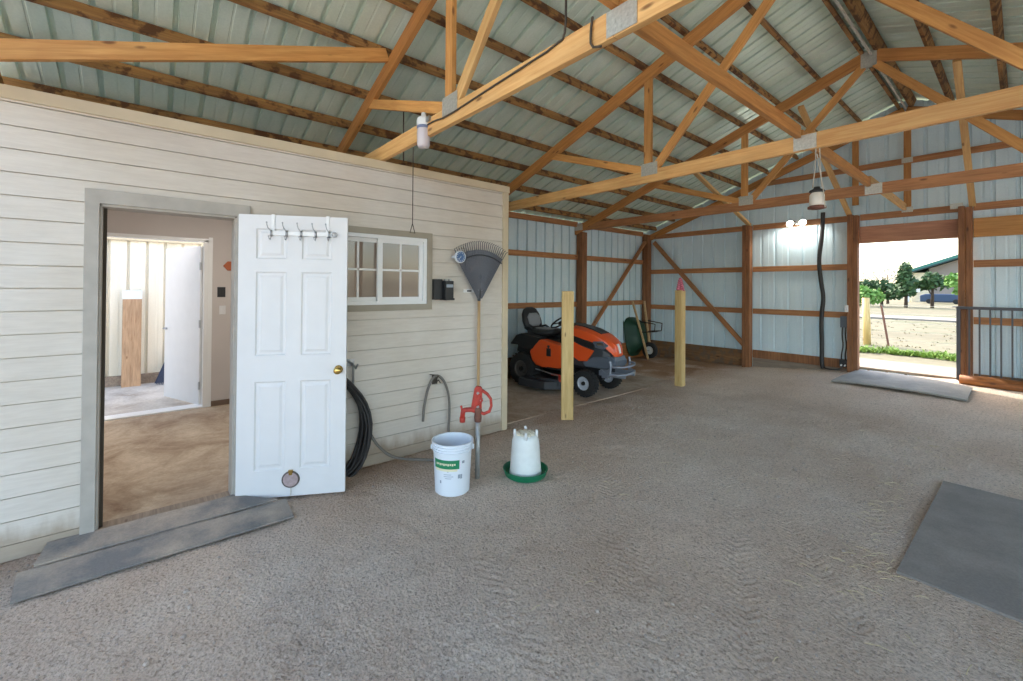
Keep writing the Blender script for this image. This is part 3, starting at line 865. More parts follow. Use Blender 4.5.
beam('slanting_brace', (-.47, 9.02, 2.80), (-.46, TY[3]+.03, 4.06), .068, .045, K["pale"], up=(1,0,0), label='bright slanting brace rising from the right door post', cat='brace', group=GK)

# posts
GP = 'dark wall posts of the barn frame'
def post(x, y, z0, z1, label, s=.14, ply=True):
    t = empty('wall_post', (x, y, z0)); tag(t, label, 'post', GP)
    H = z1-z0
    MB().box((-s/2, -s/2, 0), (-.004, s/2, H)).build('ply', K['post'], t, bevel=.004)
    MB().box((.004, -s/2, 0), (s/2, s/2, H-.02)).build('ply', K['post'], t, bevel=.004)
    MB().box((-.02, -s/2+.012, 0), (.02, s/2-.012, H-.03)).build('core', K['rafter'], t)
post(-5.69, 9.04, -.05, 2.86, 'corner post where the left and back metal walls meet', .15)
post(-3.47, 9.03, -.05, 2.84, 'back wall post between the diagonal brace and the black hose')
post(-1.82, 9.03, .1, 2.84, 'door post left of the open back doorway')
post(-.54, 9.03, .1, 2.80, 'door post right of the open back doorway, behind the metal gate panel')
post(1.2, 9.03, .1, 2.84, 'back wall post out beyond the right edge of the gate panel')
post(3.3, 9.03, .1, 2.84, 'back right corner post of the barn')
post(-5.69, 6.71, -.05, 2.72, 'left wall post behind the riding mower', .15)
post(-5.69, 4.13, -.05, 2.72, 'left wall post just behind the end of the siding wall', .15)
for i, y in enumerate(TY): post(3.3, y, -.05, 2.72, 'right side post of the barn under the %s truss' % ['rearmost', 'nearest', 'middle', 'far'][i], .15)
# girts
GG = 'horizontal girts on the metal walls'
def girt(P, Q, h, lab, mat=None, t=.04): beam('girt', P, Q, h, t, mat or K['girt'], label=lab, cat='girt', group=GG)
for k, (a, b, nm) in enumerate(((3.08, 6.63, 'behind the mower'), (6.79, 8.96, 'left of the corner post'))):
    girt((LX+.02, a, 2.20), (LX+.02, b, 2.20), .10, 'upper girt on the left metal wall, bay %s' % nm)
    girt((LX+.02, a, 1.26), (LX+.02, b, 1.26), .10, 'lower girt on the left metal wall, bay %s' % nm)
    girt((LX+.02, a, 2.86), (LX+.02, b, 2.86), .10, 'eave girt on the left metal wall, bay %s' % nm)
    o = beam('skirt_board', (LX+.03, a, .18), (LX+.03, b, .18), .36, .04, K['log'] if k else K['ply'], label='brown skirt board on the left metal wall, bay %s' % nm, cat='skirt board', group='skirt boards')
bays = [(-5.61, -3.545, 'between the corner post and second post'), (-3.395, -1.895, 'behind the black hose'), (-.465, 1.12, 'behind the gate panel'), (1.28, 3.2, 'at the far right of the back wall')]
for a, b, nm in bays:
    for z, w in ((1.16, 'lower'), (1.975, 'middle'), (2.79, 'upper')):
        girt((a, YB-.03, z), (b, YB-.03, z), .10, '%s girt on the back metal wall, %s' % (w, nm))
girt((-1.745, YB-.03, 2.79), (-.615, YB-.03, 2.79), .10, 'girt above the header of the back doorway')
beam('door_header', (-1.745, YB-.04, 2.50), (-.615, YB-.04, 2.50), .27, .045, K['header'], label='wide pinkish header board over the open back doorway', cat='header board')
beam('door_header', (-.465, YB-.04, 2.49), (1.12, YB-.04, 2.49), .27, .045, K['web'], label='wide orange header board right of the doorway', cat='header board')
beam('skirt_board', (-5.61, YB-.03, .19), (-3.545, YB-.03, .19), .38, .04, K['ply'], label='stained plywood skirt board in the back corner bay', cat='skirt board', group='skirt boards')
beam('skirt_board', (-3.395, YB-.03, .33), (-1.895, YB-.03, .33), .15, .045, K['post'], label='dark skirt board below the black hose bay', cat='skirt board', group='skirt boards')
beam('skirt_board', (-3.395, YB-.02, .14), (-1.895, YB-.02, .14), .22, .04, K['oldgrey'], label='grey weathered board at ground level below the black hose bay', cat='skirt board', group='skirt boards')
beam('skirt_board', (-.465, YB-.03, .30), (1.12, YB-.03, .30), .2, .045, K['ply'], label='skirt board behind the gate panel', cat='skirt board', group='skirt boards')
beam('diagonal_brace', (LX+.075, 7.08, .80), (LX+.075, 9.0, 2.70), .09, .038, K['girt'], up=(1,0,0), label='diagonal board brace on the left metal wall behind the mower', cat='brace')
beam('diagonal_brace', (-5.52, YB-.075, 2.66), (-3.52, YB-.075, .46), .09, .038, K['girt'], label='diagonal board brace on the back metal wall, falling to the right', cat='brace')

# ------------------------------------------------------------------ free-standing yellow posts
def bollard(x, y, h, s, rz, label):
    t = empty('wooden_post', (x, y, -.03), rz); tag(t, label, 'post')
    MB().box((-s/2, -s/2, 0), (s/2, s/2, h+.03)).build('timber', K['bollard'], t, bevel=.012)
    return t
bollard(-3.55, 3.93, 1.545, .145, R(44), 'pale yellow timber post standing in front of the riding mower')
b2 = bollard(-3.56, 6.63, 1.56, .125, 0, 'pale yellow timber post with pink tape on top, further back')
m = MB()
for k in range(16):
    a = k*2.1; rr_ = .07*(1-k/22); z_ = 1.59+.011*k
    m.ball((math.cos(a)*rr_*.6, math.sin(a)*rr_*.6, z_), (.036*(1-k/34), .030, .024), 8, 5)
m.tube([(0,0,1.58), (.01,0,1.70), (-.01,.01,1.79)], .02, 6)
o = m.build('pink_tape', K['pink'], b2, smooth=True); o['label'] = 'crumpled pink flagging tape'

# ------------------------------------------------------------------ ropes, lamps, cords
def jar_light():
    x, y, z = -2.916, 1.60, 2.86
    t = empty('jar_light', (x, y, z)); tag(t, 'white-capped jar light hanging at the nearest truss above the siding wall', 'light')
    MB().lathe([(0, .045), (.018, .045), (.02, .02), (.045, .005), (.052, -.01), (.052, -.05), (.046, -.062), (0, -.062)], 24).build('socket', K['vinyl'], t, smooth=True)
    MB().lathe([(.047, -.055), (.052, -.06), (.052, -.073), (.047, -.078)], 24).build('collar', plain('blue ring', srgb(116,128,160), .4), t, smooth=True)
    MB().lathe([(.046, -.075), (.050, -.11), (.048, -.20), (.040, -.218), (0, -.222)], 24).build('glass_jar', K['jarfrost'], t, smooth=True)
    MB().ball((0, 0, -.12), (.024, .024, .04)).build('bulb', K['milk'], t, smooth=True)
    MB().box((.03, -.012, -.04), (.10, .03, -.005)).build('bracket', K['steel'], t)
jar_light()
def lantern():
    x, y, z = -1.057, 4.10, 2.37
    t = empty('hanging_lantern', (x, y, z)); tag(t, 'small lantern with black cap hanging on cords from the middle truss', 'lantern')
    MB().lathe([(0, .035), (.02, .035), (.024, .02), (.05, .008), (.055, -.005), (.03, -.012), (0, -.012)], 20).build('cap', K['blackp'], t, smooth=True)
    MB().lathe([(.035, -.01), (.050, -.03), (.052, -.10), (.046, -.12), (0, -.12)], 24).build('glass', K['milk'], t, smooth=True)
    MB().lathe([(.048, -.115), (.062, -.122), (.062, -.138), (.03, -.145), (0, -.145)], 24).build('base', K['rust'], t, smooth=True)
    m = MB()
    for a in (-.03, .03): m.tube([(a, 0, .03), (a*.6, .02, .20), (a*.4, .02, .36)], .004, 5)
    m.tube([(.0, 0, .30), (.05, -.03, .0), (.062, -.03, -.14)], .004, 5)
    m.build('cord', K['wirelight'], t)
lantern()
def flood():
    t = empty('twin_floodlight', (-2.62, 9.05, 2.79)); tag(t, 'lit twin-head floodlight on the back wall girt', 'floodlight')
    MB().box((-.04, 0, -.03), (.04, .06, .05)).build('mount', K['vinyl'], t, bevel=.004)
    for s in (-1, 1):
        h = MB().tube([(s*.02, 0, .01), (s*.06, -.04, 0), (s*.085, -.07, -.01)], .012, 8)
        Mh = Matrix.Translation((s*.10, -.08, -.015)) @ Matrix.Rotation(R(70), 4, 'X')
        h.lathe([(0, -.05), (.035, -.04), (.055, .02)], 20, Mh)
        ho = h.build('lamp_head', K['vinyl'], t, smooth=True)
        MB().lathe([(.054, .018), (.045, .035), (0, .045)], 20, Mh).build('lens', K['bulb'], ho, smooth=True)
flood()
for s in (-.1, .1):
    ld = bpy.data.lights.new('flood', 'SPOT'); ld.energy = 5; ld.spot_size = R(140); ld.shadow_soft_size = .06; ld.color = (1, .97, .88)
    lo = bpy.data.objects.new('flood', ld); col.objects.link(lo); lo.location = (-2.62+s, 8.9, 2.75); lo.rotation_euler = (R(28), 0, 0)
def tube_thing(name, pts, r, mat, label, cat, group=None, smooth_it=3, n=8):
    P = [V(p) for p in pts]
    for _ in range(smooth_it):
        Q = [P[0]]
        for a, b in zip(P, P[1:]): Q += [a*.75+b*.25, a*.25+b*.75]
        Q.append(P[-1]); P = Q
    o = MB().tube(P, r, n).build(name, mat, smooth=True); tag(o, label, cat, group); return o
yc = TY[1]-.027
tube_thing('power_cord', [(-2.86, yc, 2.80), (-2.75, yc, 2.80), (-2.6, yc-.005, 2.775), (-2.2, yc, 2.80), (-1.9, yc-.004, 2.81), (-1.50, yc, 2.83), (-1.47, yc, 2.88), (-1.47, yc, 3.06)], .006, K['wire'], 'dark cord stapled along the nearest truss chord to the jar light', 'cord', smooth_it=1)
tube_thing('cable', [(XC+.02-.13, TY[1]-.031, 2.86), (XC-.12, TY[1]-.032, 2.80), (XC-.12, TY[1]-.032, 2.72), (XC-.06, TY[1]-.03, 2.70)], .006, K['wire'], 'dark cable bent around the splice of the nearest truss', 'cord', smooth_it=1)
tube_thing('hanging_rod', [(-3.60, 1.771, 3.20), (-3.60, 1.771, 2.95), (-3.60, 1.775, 2.72)], .006, K['wire'], 'short rusty wire hanging left of the jar light', 'wire', smooth_it=0)
m = MB().tube([(-3.60, 1.87, 2.87), (-3.60, 1.87, 2.165)], .0045, 6)
m.tube([(-3.60, 1.87, 2.165), (-3.60, 1.845, 2.08), (-3.60, 1.895, 2.08), (-3.60, 1.87, 2.165)], .0045, 6)
tag(m.build('hook_wire', K['wire']), 'long thin wire with a triangular loop hanging in front of the window', 'wire')
tube_thing('black_hose', [(-2.24, 9.03, 2.93), (-2.25, 9.02, 2.5), (-2.30, 9.01, 2.1), (-2.26, 9.01, 1.7), (-2.22, 9.01, 1.45), (-2.26, 9.01, 1.1), (-2.245, 9.01, .6), (-2.25, 9.0, .32), (-2.22, 8.97, .23)], .032, K['hose'], 'thick black hose hanging down the back wall between two posts', 'hose', n=10)
tube_thing('floor_cord', [(-2.24, 8.96, .25), (-2.1, 8.9, .235), (-1.98, 8.93, .25), (-1.93, 8.98, .34), (-1.92, 9.03, .42)], .012, K['hose'], 'black cord on the ground from the hose to the door post', 'cord')
t = empty('breaker_box', (-1.945, YB-.055, 1.05)); tag(t, 'grey electrical box on the back wall beside the door post', 'electrical box')
MB().box((-.055, -.05, -.10), (.055, .02, .09)).build('housing', K['greyp'], t, bevel=.005)
MB().box((-.045, -.056, -.085), (.045, -.05, .075)).build('cover', K['greyp'], t, bevel=.002)
tube_thing('drop_cable', [(-1.97, 9.06, .96), (-1.975, 9.05, .8), (-1.955, 9.05, .65), (-1.985, 9.05, .48), (-1.98, 9.05, .34)], .010, K['hose'], 'left cable dropping from the grey electrical box', 'cable', 'cables below the electrical box')
tube_thing('drop_cable', [(-1.925, 9.06, .96), (-1.93, 9.05, .8), (-1.91, 9.05, .65), (-1.935, 9.05, .48), (-1.92, 9.05, .36)], .010, K['hose'], 'right cable dropping from the grey electrical box', 'cable', 'cables below the electrical box')
t = empty('outlet_box', (-1.935, 9.0, .35)); tag(t, 'black outlet box with plugs at the foot of the back wall', 'outlet')
MB().box((-.06, -.03, -.05), (.05, .05, .06)).build('housing', K['blackp'], t, bevel=.004)
for a in (-.03, .02): MB().tube([(a, -.03, -.02), (a, -.06, -.03)], .012, 8).build('plug', K['vinyl'], t)
t = empty('wall_outlet', (-1.89, 9.0, 1.27)); tag(t, 'white outlet on the door post above the grey electrical box', 'outlet')
MB().box((-.03, -.055, -.05), (.02, .02, .06)).build('box', K['vinyl'], t, bevel=.004)
MB().box((-.02, -.058, -.03), (.01, -.055, .03)).build('socket', K['whitedial'], t)

# ------------------------------------------------------------------ things on the siding wall
def wall_box():
    t = empty('electric_box', (WX, 2.24, 1.56)); tag(t, 'black electric fence box on the siding just right of the window', 'electrical box')
    MB().box((0, -.105, -.10), (.06, -.012, .10)).build('door', K['blackp'], t, bevel=.004)
    MB().box((0, -.010, -.10), (.11, .085, .085)).build('housing', K['blackp'], t, bevel=.006)
    MB().box((0, -.012, -.105), (.12, .09, -.085)).build('bottom_lip', K['blackp'], t, bevel=.003)
    MB().box((.105, .0, .02), (.113, .075, .05)).build('label_strip', K['greyprint'], t)
    MB().box((.06, .0, .085), (.09, .02, .10)).box((.06, .05, .085), (.09, .07, .10)).build('terminal', K['steel'], t)
wall_box()
def dial():
    t = empty('wall_thermometer', (WX, 2.415, 1.888)); tag(t, 'round blue dial thermometer on the siding beside the rake', 'thermometer')
    Md = Matrix.Translation((.07, 0, 0)) @ Matrix.Rotation(R(90), 4, 'Y')
    MB().box((0, -.05, -.012), (.075, -.03, .012)).build('mounting_arm', K['whitedial'], t)
    MB().lathe([(0, 0), (.062, 0), (.062, .022), (.054, .026), (.052, .020), (0, .020)], 32, Md).build('case', K['whitedial'], t, smooth=False)
    MB().lathe([(0, .0205), (.052, .0205), (.052, .0215), (0, .0215)], 32, Md).build('dial_face', K['bluedial'], t)
    m = MB()
    for k in range(12):
        a = 2*math.pi*k/12; m.box((.0915, -.002, .034), (.0928, .002, .047), M=Matrix.Rotation(a, 4, 'X'))
    m.box((.0925, -.002, -.01), (.0938, .002, .036), M=Matrix.Rotation(R(140), 4, 'X'))
    m.build('tick_mark', K['whitedial'], t)
dial()
def rake():
    t = empty('leaf_rake', (WX+.045, 2.68, 0)); tag(t, 'plastic leaf rake standing head-up against the siding, grey fan and wooden handle', 'rake')
    MB().tube([(0, .0, .0), (0, .0, .8), (.0, -.0, 1.60)], .0155, 12).build('handle', K['handle_wood'], t, smooth=True)
    # fan
    m = MB(); z0 = 1.50; n = 26; half = R(33)
    c = (0, 1.42)
    pts = lambda r, a: (r*math.sin(a), c[1]+r*math.cos(a))
    # solid fluted web
    k = 52; r1, r2 = .05, .555
    for i in range(k):
        a0 = -half+2*half*i/k; a1 = -half+2*half*(i+1)/k
        e0 = .006*((i % 2)*2-1); e1 = -e0
        q = []
        for r, w in ((r1, 0), (.3, 1), (r2, 1.6)):
            y0, zz0 = pts(r, a0); y1, zz1 = pts(r, a1)
            q.append(((.016+.02*math.cos(a0*2.4)*(r/.5)+e0*w*.6, y0, zz0), (.016+.02*math.cos(a1*2.4)*(r/.5)+e1*w*.6, y1, zz1)))
        for (p, s_), (p2, s2) in zip(q, q[1:]): m.add([p, s_, s2, p2], [(0,1,2,3)])
    fan = m.build('fan', K['rakegrey'], t, recalc=False)
    sm = fan.modifiers.new('s', 'SOLIDIFY'); sm.thickness = .004
    m = MB()
    arc = [(.04, pts(.50, -half+2*half*i/20)[0], pts(.50, -half+2*half*i/20)[1]) for i in range(21)]
    m.tube(arc, .006, 6)
    m.build('cross_band', K['darkp'], t, smooth=True)
    for i in range(n):
        a = -half+2*half*(i+.5)/n
        y0, za = pts(.55, a); y1, zb = pts(.635, a); y2, zc = pts(.648, a)
        MB().tube([(.034, y0, za), (.038, y1, zb), (.060, y2, zc-.004)], [.0048, .0042, .003], 5).build('tine', K['rakegrey'], t)
    MB().lathe([(.016, 1.44), (.024, 1.50), (.022, 1.60), (.03, 1.70), (.0, 1.86)], 16).build('socket', K['darkp'], t, smooth=True)
rake()
t = empty('rake_bracket', (WX, 2.60, 1.545)); tag(t, 'small white hanger plate on the siding at the neck of the rake', 'hanger')
MB().box((0, -.09, -.016), (.006, .10, .016)).build('plate', K['vinyl'], t, bevel=.002)
MB().box((.006, -.045, -.008), (.008, .01, .008)).build('dark_print', K['blackp'], t)
MB().tube([(.004, .05, 0), (.06, .055, -.004), (.062, .055, .012)], .005, 6).tube([(.004, .10, 0), (.06, .105, -.004), (.062, .105, .012)], .005, 6).build('prong', K['vinyl'], t)

def hose_coil():
    t = empty('coiled_hose', (WX, 1.24, .85)); tag(t, 'black garden hose coiled on a hanger behind the open white door', 'hose')
    rng = random.Random(3)
    for k in range(13):
        pts = []
        ry = .20+.014*(k % 7)*.9+rng.uniform(-.01, .01); rz_ = .40+.006*(k % 6)+rng.uniform(-.01, .01); xo = .03+.024*(k % 5)
        cz = -.43-.004*k
        for i in range(28):
            a = 2*math.pi*i/28
            pinch = 1-.55*max(0, math.sin(a))**2
            pts.append((xo+.012*math.sin(3*a+k), ry*math.cos(a)*pinch+rng.uniform(-.003,.003), cz+rz_*math.sin(a)))
        MB().tube(pts, .0125, 8, closed=True).build('loop', K['hose'], t, smooth=True)
    m = MB().tube([(.0, -.06, .08), (.10, -.06, .04), (.14, -.06, .06)], .008, 6).tube([(.0, .12, .08), (.10, .12, .04), (.14, .12, .08)], .008, 6)
    m.tube([(.03, .08, .10), (.03, .125, .06), (.03, .125, -.12), (.03, .09, -.16), (.03, .07, -.10)], .010, 6)
    m.box((0, -.08, .05), (.012, .14, .11)); m.build('hanger', K['steel'], t)
hose_coil()
tube_thing('grey_hose', [(-3.62, 1.36, .72), (-3.63, 1.44, .58), (-3.64, 1.47, .38), (-3.62, 1.55, .20), (-3.58, 1.68, .07), (-3.52, 1.85, .03), (-3.40, 2.02, .022), (-3.2, 2.08, .022), (-3.14, 2.11, .022), (-3.2, 2.2, .022), (-3.45, 2.26, .05), (-3.66, 2.31, .12), (-3.675, 2.335, .30), (-3.675, 2.33, .50), (-3.67, 2.27, .66), (-3.665, 2.17, .74), (-3.665, 2.09, .64), (-3.67, 2.045, .45), (-3.67, 2.035, .30)], .0125, K['hosegrey'], 'greyish hose looping down from the coil and up over the bracket behind the bucket', 'hose')
t = empty('hose_bracket', (WX, 2.18, .66)); tag(t, 'small metal bracket holding the loop of grey hose on the siding', 'bracket')
MB().box((0, -.03, -.03), (.006, .03, .06)).tube([(.0, 0, .03), (.04, 0, .03), (.07, 0, .06)], .006, 6).tube([(.03, -.07, .075), (.03, 0, .062), (.03, .05, .03)], .005, 6).build('hook', K['wire'], t)
MB().tube([(.028, -.01, -.02), (.028, .03, .01), (.028, .05, -.02)], .006, 6).build('clip', K['wire'], t)

# ------------------------------------------------------------------ hydrant, bucket, waterer
def hydrant():
    t = empty('yard_hydrant', (-2.90, 2.12, 0)); tag(t, 'red-headed yard hydrant on a steel pipe beside the white bucket', 'hydrant')
    MB().tube([(0, 0, -.03), (0, 0, .49)], .020, 14).build('standpipe', K['galv'], t, smooth=True)
    d = V((-.77, -.64, 0)).normalized()   # unused view dir
    u = V((-.64, .77, 0))                  # to the left in the picture is -u
    u = V((.64, .77, 0)); L = -u
    up = V((0, 0, 1))
    P = lambda a, z, o=0: tuple(u*a + up*z + V((.77, -.64, 0))*o)
    m = MB().lathe([(0, .47), (.028, .47), (.032, .50), (.028, .545), (.034, .56), (.03, .585), (.0, .60)], 16)
    m.build('packing_body', K['rust'], t, smooth=True)
    m = MB().tube([P(0, .555), P(-.05, .57), P(-.11, .565), P(-.125, .545), P(-.128, .50)], [.024, .022, .020, .020, .021], 12)
    m.tube([P(-.128, .505), P(-.128, .465)], .024, 12)
    m.tube([P(-.128, .54), P(-.14, .60)], .009, 8)
    m.build('spout', K['redcast'], t, smooth=True)
    Mh = Matrix((u, V((.77, -.64, 0)), up)).transposed().to_4x4()
    m = MB().prism([(-.060, .575), (-.030, .745), (-.015, .765), (.025, .76), (.035, .74), (.03, .57), (.0, .555)], -.018, .018, 'y', M=Mh)
    m.build('head', K['redcast'], t, bevel=.006)
    hd = MB().tube([P(.03, .73, .0), P(.075, .70), (P(.105, .66)), P(.11, .60), P(.095, .555), P(.05, .535), P(.01, .55)], [.014, .013, .012, .012, .013, .014, .014], 10)
    hd.build('lever_handle', K['redcast'], t, smooth=True)
    for a, z in ((.0, .71), (.03, .65), (.0, .60)):
        Mb = Mh @ Matrix.Translation((a, 0, z)) @ Matrix.Rotation(R(90), 4, 'X')
        MB().lathe([(0, -.03), (.012, -.03), (.012, .03), (0, .03)], 6, Mb).build('bolt', K['steel'], t)
    MB().tube([P(-.01, .60, .02), P(.035, .65, .025), P(.0, .71, .02)], .010, 8).build('link', K['redcast'], t, smooth=True)
hydrant()
def bucket():
    t = empty('plastic_bucket', (-2.870, 1.855, 0), R(-38)); tag(t, 'white plastic bucket with a green label next to the red hydrant', 'bucket')
    # local +x faces the camera after rotation: camera direction from bucket
    H = .43
    prof = [(0, .0), (.128, .0), (.134, .006), (.148, .30), (.1495, .335), (.158, .336), (.158, .341), (.150, .343), (.151, .362), (.160, .363), (.160, .368), (.152, .370), (.153, .39), (.161, .392), (.162, .398), (.154, .40), (.155, H-.012), (.163, H-.010), (.163, H-.001), (.155, H), (.151, H-.004), (.145, .30), (.128, .010), (0, .010)]
    prof = [(r, z if z < .3 else .3+(z-.3)*.72) for r, z in prof]
    MB().lathe(prof, 48).build('body', K['bucket'], t, smooth=False, auto=35)
    def wrap(a0, a1, z0, z1, off, nm, mat, lab=None, par=t):
        m = MB(); n = 14; r = lambda z: .134+(.148-.134)*z/.30+off
        for i in range(n+1):
            a = a0+(a1-a0)*i/n
            m.v.append((r(z0)*math.cos(a), r(z0)*math.sin(a), z0)); m.v.append((r(z1)*math.cos(a), r(z1)*math.sin(a), z1))
        for i in range(n): m.f.append((2*i, 2*i+2, 2*i+3, 2*i+1)); m.m.append(0)
        o = m.build(nm, mat, par, smooth=True, recalc=False)
        if lab: o['label'] = lab
        return o
    g = wrap(R(-58), R(26), .212, .280, .0015, 'label_band', K['greenlabel'], 'green label band')
    wrap(R(-54), R(20), .196, .214, .0022, 'cream_stripe', K['cream'])
    for i in range(10): wrap(R(-48+6.4*i), R(-43.5+6.4*i), .238+.004*(i%2), .256, .0028, 'lettering', K['cream'], par=g)
    for k, (a, z, w, h) in enumerate(((-36, .10, 5, .022), (22, .14, 7, .03), (-10, .19, 3, .01), (30, .135, 6, .034), (34, .25, 9, .02), (-22, .17, 24, .004), (-22, .155, 30, .004), (-18, .14, 20, .004))):
        wrap(R(a), R(a+w), z, z+h, .0015, 'print_mark', K['greyprint'])
    for s in (-1, 1):
        Me = Matrix.Translation((0, s*.157, .335)) @ Matrix.Rotation(R(-90*s), 4, 'X')
        MB().lathe([(0, .012), (.018, .012), (.020, 0)], 16, Me).build('handle_lug', K['bucket'], t)
    pts = [(.17*math.sin(a)*.55+.03, -.168*math.cos(a), .355-.13*math.sin(a)) for a in [math.pi*i/20 for i in range(21)]]
    pts = [(-.0-abs(p[0])*0 - .165*math.sin(math.pi*i/20)*1.0, p[1], .335-.10*math.sin(math.pi*i/20)) for i, p in enumerate(pts)]
    MB().tube(pts, .0028, 6).build('wire_handle', K['steel'], t, smooth=True)
bucket()
def waterer():
    t = empty('poultry_waterer', (-2.70, 2.475, 0), R(20)); tag(t, 'white poultry waterer jug standing in a round green tray', 'poultry waterer')
    MB().lathe([(0, .0), (.155, .0), (.172, .012), (.186, .055), (.190, .058), (.190, .064), (.182, .064), (.168, .022), (.150, .014), (0, .014)], 48).build('tray', K['greentray'], t, smooth=False, auto=35)
    MB().lathe([(0, .03), (.134, .018), (.136, .035), (.131, .06), (.116, .27), (.112, .30), (.104, .325), (.085, .345), (.05, .358), (0, .362)], 40).build('jug', K['jug'], t, smooth=True)
    m = MB()
    rng = random.Random(5)
    for k in range(9):
        a = k*2*math.pi/9; m.ball((.062*math.cos(a), .062*math.sin(a), .348), (.026, .026, .020), 8, 6)
    m.ball((0, 0, .355), (.05, .05, .02), 10, 6)
    m.build('ribbed_cap', plain('dusty cream plastic', srgb(214,208,188), .6, noise_amt=.15, nscale=60), t, smooth=True)
    for k in range(4):
        a = k*math.pi/2+.5; c, s = math.cos(a), math.sin(a)
        MB().tube([(.092*c, .092*s, .325), (.094*c, .094*s, .365), (.092*c, .092*s, .384)], [.014, .012, .010], 8).build('foot', K['vinyl'], t, smooth=True)
waterer()

# ------------------------------------------------------------------ mats and ramps
def slab_poly(poly, zf, th, name, mat, label, cat, n=14, group=None):
    # subdivided quad poly (4 corners) draped on zf
    a, b, c, d = [V((p[0], p[1], 0)) for p in poly]
    m = MB(); top = []; 
    for i in range(n+1):
        for j in range(n+1):
            u, v = i/n, j/n
            p = (a*(1-u)+b*u)*(1-v)+(d*(1-u)+c*u)*v
            m.v.append((p.x, p.y, zf(p.x, p.y)+th))
    for i in range(n):
        for j in range(n):
            q = i*(n+1)+j; m.f.append((q, q+n+1, q+n+2, q+1)); m.m.append(0)
    ob = m.build(name, mat, recalc=True)
    s = ob.modifiers.new('s', 'SOLIDIFY'); s.thickness = th; s.offset = -1
    tag(ob, label, cat, group); return ob
slab_poly([(-3.445, -.52), (-3.175, -.50), (-3.17, .78), (-3.43, .79)], lambda x, y: .004+.004*noise.noise((x*3,y*3,1))+(.012*(-3.17-x)/.3), .012, 'threshold_mat', K['mat2'], 'grey rubber threshold strip, the outer one lying in front of the open door', 'mat', group='threshold strips')
slab_poly([(-3.70, -.44), (-3.462, -.46), (-3.45, .74), (-3.70, .50)], lambda x, y: .022+.004*noise.noise((x*3,y*3,4))+(.010*(-3.45-x)/.3), .012, 'threshold_mat', K['mat2'], 'grey rubber threshold strip, the inner one against the door sill', 'mat', group='threshold strips')
slab_poly([(-.46, 3.24), (1.4, 3.20), (1.4, 5.05), (-.43, 5.08)], lambda x, y: -.002+.004*noise.noise((x*2, y*2, 0)), .016, 'stall_mat', K['mat'], 'large dark grey rubber stall mat on the dirt at the right edge', 'mat')
def rz_(x, y): return .30 + max(-.03, min(0, (y-8.9)*.10)) + .02*max(0, 1-abs(x+1.2)/.6)
slab_poly([(-1.87, 7.97), (-.45, 7.72), (-.44, 8.42), (-1.76, 9.10)], lambda x, y: gz(x, y)+.012+.022*math.sin((x+1.9)*2.1), .022, 'ramp_board', K['ramp'], 'curved grey ramp board lying before the open back doorway', 'ramp')

# ------------------------------------------------------------------ gate panel and log at right
def gate():
    t = empty('gate_panel', (-.60, 8.86, .30)); tag(t, 'dark metal gate panel of vertical bars at the right of the back doorway', 'gate')
    G = plain('dark gate steel', srgb(84,84,88), .45, .6)
    x1 = 1.6; zt = 1.045
    MB().box((-.02, -.02, .02), (.02, .02, zt)).build('upright', G, t, bevel=.004)
    MB().box((x1-.02, -.02, .02), (x1+.02, .02, zt)).build('upright', G, t, bevel=.004)
    MB().box((-.02, -.018, zt-.02), (x1+.02, .018, zt+.02)).build('top_rail', G, t, bevel=.004)
    MB().box((-.02, -.018, .06), (x1+.02, .018, .095)).build('bottom_rail', G, t, bevel=.004)
    k = 0; x = .105
    while x < x1-.03:
        MB().box((x-.009, -.009, .09), (x+.009, .009, zt-.02)).build('bar', G, t); x += .098
    MB().tube([(-.06, 0, zt+.01), (.06, -.0, zt+.012)], .010, 8).build('latch', K['steel'], t)
gate()
m = MB()
pts = [(-.585+i*.2, 8.82-.015*i+.01*math.sin(i), .335-.004*i) for i in range(13)]
m.tube(pts, [.07]+[.085+.006*math.sin(i*1.7) for i in range(11)]+[.07], 14)
tag(m.build('timber_log', K['log'], smooth=True), 'orange-brown round timber lying along the foot of the gate panel', 'timber')

